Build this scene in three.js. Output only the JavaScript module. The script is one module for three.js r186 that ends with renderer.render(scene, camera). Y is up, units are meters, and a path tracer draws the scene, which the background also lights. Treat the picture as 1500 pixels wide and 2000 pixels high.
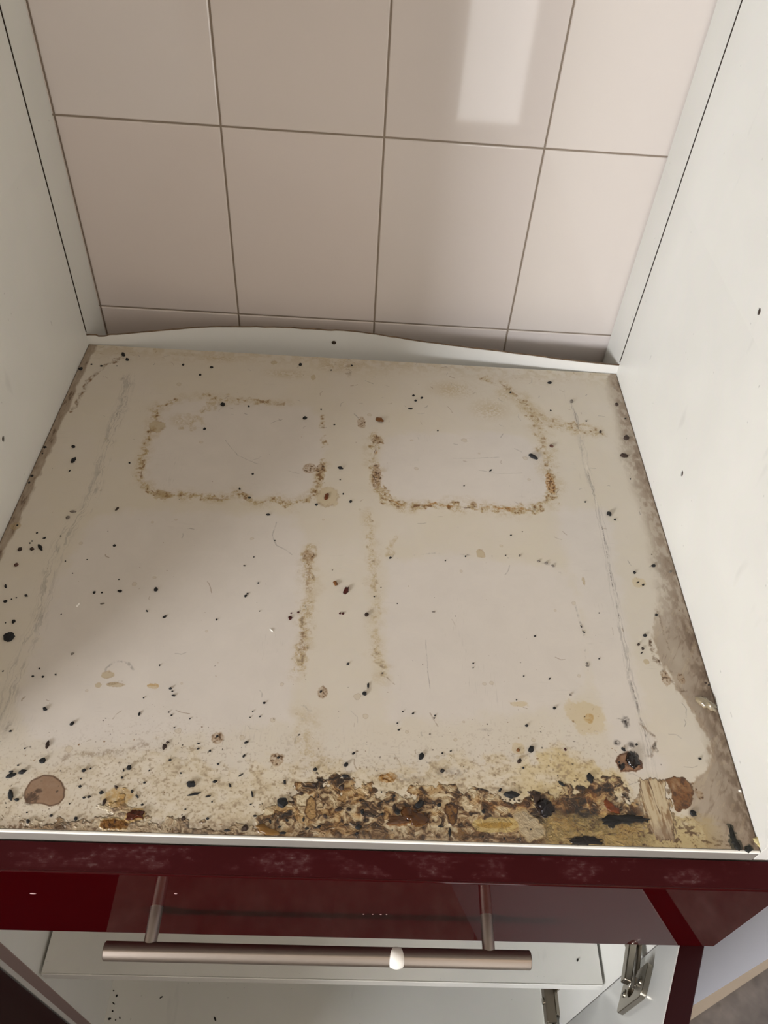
import * as THREE from 'three';
import { RoundedBoxGeometry } from 'three/addons/geometries/RoundedBoxGeometry.js';
import { mergeGeometries, mergeVertices, toCreasedNormals } from 'three/addons/utils/BufferGeometryUtils.js';
import { RectAreaLightUniformsLib } from 'three/addons/lights/RectAreaLightUniformsLib.js';
import { Brush, Evaluator, SUBTRACTION } from 'three-bvh-csg';

// ------------------------------------------------------------------ camera, light, exposure
const H = 0.80;                       // height of the dirty niche shelf above the floor; every y below is measured from that shelf
const scene = new THREE.Scene();
scene.background = new THREE.Color(0x000000);
const camera = new THREE.PerspectiveCamera(2 * Math.atan(1000 / 1534.78) * 180 / Math.PI, 0.75, 0.01, 30);
camera.position.set(0.0103, 0.5062 + H, 0.1865);
camera.rotation.set(-0.8336, -0.0667, 0.0963, 'YXZ');
camera.setViewOffset(1500, 2000, -19, -24, 1500, 2000);   // slight lens shift of the phone camera
const renderer = new THREE.WebGLRenderer({ antialias: true });
renderer.toneMapping = THREE.LinearToneMapping;
renderer.toneMappingExposure = 1.53;
renderer.shadowMap.enabled = true;
RectAreaLightUniformsLib.init();
const KEY = { x: -3.64, y: 1.22, z: 3.66, w: 2.2, h: 0.70, light: 58.5, glow: 6, color: 0xf7f9ff };   // daylight window at the far left end of the room
const FILL = { at: [0.80, 1.45, 1.30], r: 0.13, power: 0.5, color: 0xffe2c0 };       // added globe under the ceiling, unseen, gives warm fill light
const DOOR = { x0: 0.314, x1: 0.56, y0: -0.735, y1: 1.20, z: 2.0, glow: 2.8, light: 0.3, color: 0xf2f0ee };   // lit glass door opposite

// ------------------------------------------------------------------ small tools
let seed = 7;
const rnd = () => { seed = (seed + 0x6d2b79f5) | 0; let t = Math.imul(seed ^ (seed >>> 15), 1 | seed); t = (t + Math.imul(t ^ (t >>> 7), 61 | t)) ^ t; return ((t ^ (t >>> 14)) >>> 0) / 4294967296; };
const hash = (x, y, s) => { let h = Math.imul(x, 374761393) ^ Math.imul(y, 668265263) ^ Math.imul(s, 2147483647 ^ 1274126177); h = Math.imul(h ^ (h >>> 13), 1274126177); return ((h ^ (h >>> 16)) >>> 0) / 4294967296; };
const vn = (x, y, s = 0) => { const i = Math.floor(x), j = Math.floor(y); let u = x - i, v = y - j; u = u * u * (3 - 2 * u); v = v * v * (3 - 2 * v); const a = hash(i, j, s), b = hash(i + 1, j, s), c = hash(i, j + 1, s), d = hash(i + 1, j + 1, s); return a + (b - a) * u + (c - a) * v + (a - b - c + d) * u * v; };
const fbm = (x, y, s = 0, o = 4) => { let t = 0, a = 0.5, n = 0; for (let k = 0; k < o; k++) { t += a * vn(x, y, s + k * 17); n += a; a *= 0.5; x = x * 2.03 + 13.1; y = y * 2.03 + 7.7; } return t / n; };
const ridge = (x, y, s = 0, o = 3) => { let t = 0, a = 0.5, n = 0; for (let k = 0; k < o; k++) { t += a * (1 - Math.abs(2 * vn(x, y, s + k * 31) - 1)); n += a; a *= 0.5; x = x * 2.1 + 5.3; y = y * 2.1 + 9.1; } return t / n; };
const sst = (a, b, x) => { x = Math.min(1, Math.max(0, (x - a) / (b - a))); return x * x * (3 - 2 * x); };
const clamp = (x, a = 0, b = 1) => Math.min(b, Math.max(a, x));
const names = new Map();
const numbered = (n) => { const k = names.get(n) || 0; names.set(n, k + 1); return k ? n + '_' + String(k).padStart(3, '0') : n; };
function shade(o) { o.traverse((m) => { if (m.isMesh) { m.castShadow = true; m.receiveShadow = true; } }); return o; }
function part(name, geo, mat, parent, label) { const m = new THREE.Mesh(geo, mat); m.name = name; m.castShadow = m.receiveShadow = true; if (label) m.userData.label = label; parent.add(m); return m; }
function thing(name, label, category, group) { const g = new THREE.Group(); g.name = numbered(name); g.userData = { label, category }; if (group) g.userData.group = group; scene.add(g); return g; }
function solo(name, geo, mat, label, category, group) { const m = part(numbered(name), geo, mat, scene); m.userData = { label, category }; if (group) m.userData.group = group; return m; }
function struct(name, geo, mat) { const m = part(name, geo, mat, scene); m.userData = { kind: 'structure' }; return m; }
// box from extents; y is measured from the shelf top
function bx(x0, x1, y0, y1, z0, z1, r = 0, seg = 2) {
  const w = x1 - x0, h = y1 - y0, d = z1 - z0;
  const g = r ? new RoundedBoxGeometry(w, h, d, seg, r) : new THREE.BoxGeometry(w, h, d);
  return g.translate((x0 + x1) / 2, (y0 + y1) / 2 + H, (z0 + z1) / 2);
}
const clean = (g) => { const n = g.index ? g.toNonIndexed() : g.clone(); for (const k of Object.keys(n.attributes)) if (!['position', 'normal', 'uv'].includes(k)) n.deleteAttribute(k); return n; };
const join = (list) => mergeGeometries(list.map(clean));
// uv in metres from position (box projection)
function boxUV(g, s = 1) {
  const n = clean(g), p = n.attributes.position, q = n.attributes.normal, uv = new Float32Array(p.count * 2);
  for (let i = 0; i < p.count; i++) { const ax = Math.abs(q.getX(i)), ay = Math.abs(q.getY(i)), az = Math.abs(q.getZ(i)); const x = p.getX(i), y = p.getY(i), z = p.getZ(i);
    if (ax >= ay && ax >= az) { uv[2 * i] = z * s; uv[2 * i + 1] = y * s; } else if (ay >= az) { uv[2 * i] = x * s; uv[2 * i + 1] = z * s; } else { uv[2 * i] = x * s; uv[2 * i + 1] = y * s; } }
  n.setAttribute('uv', new THREE.BufferAttribute(uv, 2)); return n;
}
function dataTex(w, h, fn, srgb) {
  const d = new Uint8Array(w * h * 4);
  for (let y = 0; y < h; y++) for (let x = 0; x < w; x++) { const c = fn(x, y), o = (y * w + x) * 4; d[o] = clamp(c[0]) * 255; d[o + 1] = clamp(c[1]) * 255; d[o + 2] = clamp(c[2]) * 255; d[o + 3] = 255; }
  const t = new THREE.DataTexture(d, w, h); t.wrapS = t.wrapT = THREE.RepeatWrapping; t.magFilter = THREE.LinearFilter; t.minFilter = THREE.LinearMipmapLinearFilter; t.generateMipmaps = true; if (srgb) t.colorSpace = THREE.SRGBColorSpace; t.needsUpdate = true; return t;
}
const std = (o) => new THREE.MeshStandardMaterial(o);
const phy = (o) => new THREE.MeshPhysicalMaterial(o);

// ------------------------------------------------------------------ materials
// white melamine with faint scuffs (1 m per repeat)
const melMap = dataTex(1024, 1024, (x, y) => { const u = x / 1024, v = y / 1024; let k = 0.985 + 0.03 * (fbm(u * 24, v * 24, 3, 3) - 0.5);
  const s = fbm(u * 60, v * 18, 9, 3); if (s > 0.8) k -= (s - 0.8) * 0.35; const t = vn(u * 260, v * 260, 21); if (t > 0.987) k -= 0.16; return [0.86 * k, 0.855 * k, 0.825 * k]; }, true);
const melamine = std({ map: melMap, roughness: 0.42 });
const melamineGloss = std({ color: 0xd9dad6, roughness: 0.22 });
const whitePlain = std({ color: 0xdcdad4, roughness: 0.5 });
const edgeWhite = std({ color: 0xd9d7cf, roughness: 0.3 });
const edgeShaded = std({ color: 0x93807a, roughness: 0.5 });  // left panel edge: shade and red bounce from the neighbouring door put into its colour
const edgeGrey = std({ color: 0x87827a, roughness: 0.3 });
const rawBoard = std({ map: dataTex(512, 64, (x, y) => { const k = 0.75 + 0.5 * fbm(x / 9, y / 5, 4, 3); return [0.44 * k, 0.36 * k, 0.28 * k]; }, true), roughness: 0.9 });
const chipboard = std({ color: 0x33261c, roughness: 0.95 });
const glaze = ['#d7cdc6', '#d9d0c8', '#d6cbc4', '#d9d0ca'].map((c) => phy({ color: c, roughness: 0.045 }));
const grout = std({ color: 0x8f8172, roughness: 0.9 });
const redGloss = phy({ color: new THREE.Color().setRGB(0.027, 0.0003, 0.0009), roughness: 0.6, specularIntensity: 0, clearcoat: 0.55, clearcoatRoughness: 0.03 });
const redPlain = phy({ color: new THREE.Color().setRGB(0.022, 0.0008, 0.0014), roughness: 0.5, specularIntensity: 0.4 });
const steel = std({ color: 0xa4988d, metalness: 1, roughness: 0.38 });
const nickel = std({ color: 0x9c9588, metalness: 1, roughness: 0.27 });
const nickelDirty = std({ color: 0x7d7466, metalness: 0.9, roughness: 0.45 });
const dark = std({ color: 0x0c0a09, roughness: 0.8 });
const paint = std({ color: 0xe8e4da, roughness: 0.6 });
const plaster = std({ map: dataTex(512, 512, (x, y) => { const k = 0.97 + 0.06 * fbm(x / 20, y / 20, 5, 4); return [0.66 * k, 0.64 * k, 0.61 * k]; }, true), roughness: 0.9 });
const ceilingPaint = std({ color: 0xc9c4ba, roughness: 0.95 });
const wallLilac = std({ color: 0xeeeef4, roughness: 0.45 });
const stoneMap = dataTex(1024, 1024, (x, y) => { const u = x / 1024, v = y / 1024; const w = fbm(u * 9, v * 9, 2, 4); const vein = ridge(u * 14 + w * 3, v * 14 + w * 2, 11, 4); const pit = fbm(u * 70, v * 70, 8, 3);
  let k = 0.40 + 0.22 * w + 0.2 * (vein - 0.6) + 0.16 * (pit - 0.5); return [0.84 * k, 0.78 * k, 0.72 * k]; }, true);
const stoneBump = dataTex(1024, 1024, (x, y) => { const u = x / 1024, v = y / 1024; const k = 0.5 * ridge(u * 14, v * 14, 11, 4) + 0.5 * fbm(u * 60, v * 60, 8, 3); return [k, k, k]; });
const stone = std({ map: stoneMap, bumpMap: stoneBump, bumpScale: 0.002, roughness: 0.42 });

// ------------------------------------------------------------------ room shell
struct('floor', bx(-5.1, 1.7, -0.92, -0.806, -0.75, 3.90), grout);
{ const fl = scene.getObjectByName('floor'), W = 0.60;
  for (let i = -3; i <= 1; i++) for (let j = -1; j <= 2; j++) { const x = 0.22 + i * W, z = 0.43 + j * W;
    part('floor_tile', boxUV(bx(x + 0.002, x + W - 0.002, -0.807, -0.80, z + 0.002, z + W - 0.002, 0.002, 1)), stone, fl); } }
struct('ceiling', bx(-5.1, 1.7, 1.75, 1.85, -0.75, 3.90), ceilingPaint);
struct('wall_back', bx(-5.1, 1.7, -0.806, 1.75, -0.75, -0.5655), plaster);
struct('wall_left', bx(-5.2, -5.1, -0.92, 1.85, -0.75, 3.90), plaster);
{ const x0 = KEY.x - KEY.w / 2, x1 = KEY.x + KEY.w / 2, y0 = KEY.y - KEY.h / 2, y1 = KEY.y + KEY.h / 2;
  struct('wall_front', join([bx(-5.1, x0, -0.806, 1.75, 3.70, 3.80), bx(x1, 1.7, -0.806, 1.75, 3.70, 3.80), bx(x0, x1, -0.806, y0, 3.70, 3.80), bx(x0, x1, y1, 1.75, 3.70, 3.80), bx(-5.1, 1.7, -0.806, 1.75, 3.80, 3.90)]), plaster);
  const g = new THREE.Group(); g.name = 'window_1'; g.userData = { kind: 'structure' }; scene.add(g);
  part('window_frame', join([bx(x0 - 0.04, x0, y0 - 0.04, y1 + 0.04, 3.66, 3.70), bx(x1, x1 + 0.04, y0 - 0.04, y1 + 0.04, 3.66, 3.70), bx(x0, x1, y1, y1 + 0.04, 3.66, 3.70), bx(x0, x1, y0 - 0.04, y0, 3.66, 3.70)]), whitePlain, g);
  part('window_pane', bx(x0, x1, y0, y1, 3.675, 3.685), std({ color: 0x333333, roughness: 0.3, emissive: KEY.color, emissiveIntensity: KEY.glow }), g);
  const l = new THREE.RectAreaLight(KEY.color, KEY.light, KEY.w, KEY.h); l.position.set(KEY.x, KEY.y + H, KEY.z); l.lookAt(KEY.x, KEY.y + H, -5); g.add(l); }
struct('wall_inner', join([bx(0.05, DOOR.x0 - 0.06, -0.806, 1.75, 2.06, 2.16), bx(DOOR.x1 + 0.06, 1.7, -0.806, 1.75, 2.06, 2.16), bx(DOOR.x0 - 0.06, DOOR.x1 + 0.06, DOOR.y1 + 0.06, 1.75, 2.06, 2.16), bx(DOOR.x0 - 0.06, DOOR.x1 + 0.06, -0.806, DOOR.y0, 2.06, 2.16)]), plaster);
{ // right: a wall that runs obliquely out of the corner beside the tall cabinet
  const s = new THREE.Shape([[0.485, 0.042], [1.52, 0.571], [0.485, 0.571]].map(([x, z]) => new THREE.Vector2(x, z)));
  const g = new THREE.ExtrudeGeometry(s, { depth: 2.55, bevelEnabled: false }).rotateX(-Math.PI / 2).translate(0, -0.80 + H, 0);
  struct('wall_right', join([g, bx(1.7, 1.8, -0.92, 1.85, -0.75, 3.90)]), wallLilac);
  const a = Math.atan2(0.529, 1.035), len = 1.16, mx = 1.0025, mz = -0.3065;
  const f = new THREE.BoxGeometry(len, 0.016, 0.014).rotateY(a).translate(mx + 0.0032, -0.792 + H, mz + 0.0062);
  struct('trim_1', f, std({ color: 0xa89a86, roughness: 0.85 }));
}
// wall tiles, 148 x 196 mm, each its own piece in the grout bed
{ struct('tile_bed', bx(-0.47, 0.48, -0.40, 1.2, -0.5655, -0.5642), grout);
  const bed = scene.getObjectByName('tile_bed'); bed.name = 'wall_tiled';
  const W = 0.1495, T = 0.1975, gw = 0.0017;
  const sh = new THREE.Shape(); const hw = (W - gw) / 2 - 0.0012, hh = (T - gw) / 2 - 0.0012; sh.moveTo(-hw, -hh); sh.lineTo(hw, -hh); sh.lineTo(hw, hh); sh.lineTo(-hw, hh); sh.closePath();
  const tg = new THREE.ExtrudeGeometry(sh, { depth: 0.0006, bevelEnabled: true, bevelThickness: 0.0009, bevelSize: 0.0012, bevelSegments: 3 });
  for (let i = -2; i <= 3; i++) for (let j = -2; j <= 5; j++) {
    const m = part('tile', tg, glaze[Math.floor(rnd() * 4)], bed); m.position.set(-0.1323 + (i - 0.5) * W, 0.2079 + (j - 0.5) * T + H, -0.5647 + 0.0002 * rnd());
    m.rotation.set((rnd() - 0.5) * 0.004, (rnd() - 0.5) * 0.006, 0);
  }
}
// lit glass door on the opposite wall
{ const D = DOOR, w = D.x1 - D.x0, h = D.y1 - D.y0;
  const g = new THREE.Group(); g.name = 'door_1'; g.userData = { kind: 'structure' }; scene.add(g);
  part('door_frame', join([bx(D.x0 - 0.06, D.x0, D.y0, D.y1 + 0.06, D.z - 0.02, 2.06), bx(D.x1, D.x1 + 0.06, D.y0, D.y1 + 0.06, D.z - 0.02, 2.06), bx(D.x0, D.x1, D.y1, D.y1 + 0.06, D.z - 0.02, 2.06)]), whitePlain, g);
  part('lit_window_pane', bx(D.x0, D.x1, D.y0, D.y1, D.z, D.z + 0.02), std({ color: 0x222222, roughness: 0.4, emissive: D.color, emissiveIntensity: D.glow }), g);
  const l = new THREE.RectAreaLight(D.color, D.light, w, h); l.position.set((D.x0 + D.x1) / 2, (D.y0 + D.y1) / 2 + H, D.z - 0.012); l.lookAt(l.position.x, l.position.y, -5); g.add(l);
}
// added fill lamp
function globe(L, name, label, cordTop) {
  const g = thing(name, label, 'lamp'); g.position.set(L.at[0], L.at[1] + H, L.at[2]);
  part('bulb_globe', new THREE.SphereGeometry(L.r, 32, 20), std({ color: 0xffffff, roughness: 0.5, emissive: L.color, emissiveIntensity: 1.2 }), g);
  const top = cordTop - L.at[1];
  part('cord', new THREE.CylinderGeometry(0.004, 0.004, top - L.r, 10).translate(0, (top + L.r) / 2, 0), dark, g);
  part('ceiling_rose', new THREE.LatheGeometry([[0, 0], [0.05, 0], [0.045, -0.02], [0.02, -0.03], [0, -0.03]].map(([x, y]) => new THREE.Vector2(x, y)), 24).translate(0, top, 0), whitePlain, g);
  const p = new THREE.PointLight(L.color, L.power, 0, 2); p.castShadow = true; p.shadow.radius = L.r / 0.02 * 0.97; g.add(p); return g;
}
globe(FILL, 'fill_lamp', 'small unseen globe lamp added under the ceiling as warm fill', 1.75);

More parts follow.
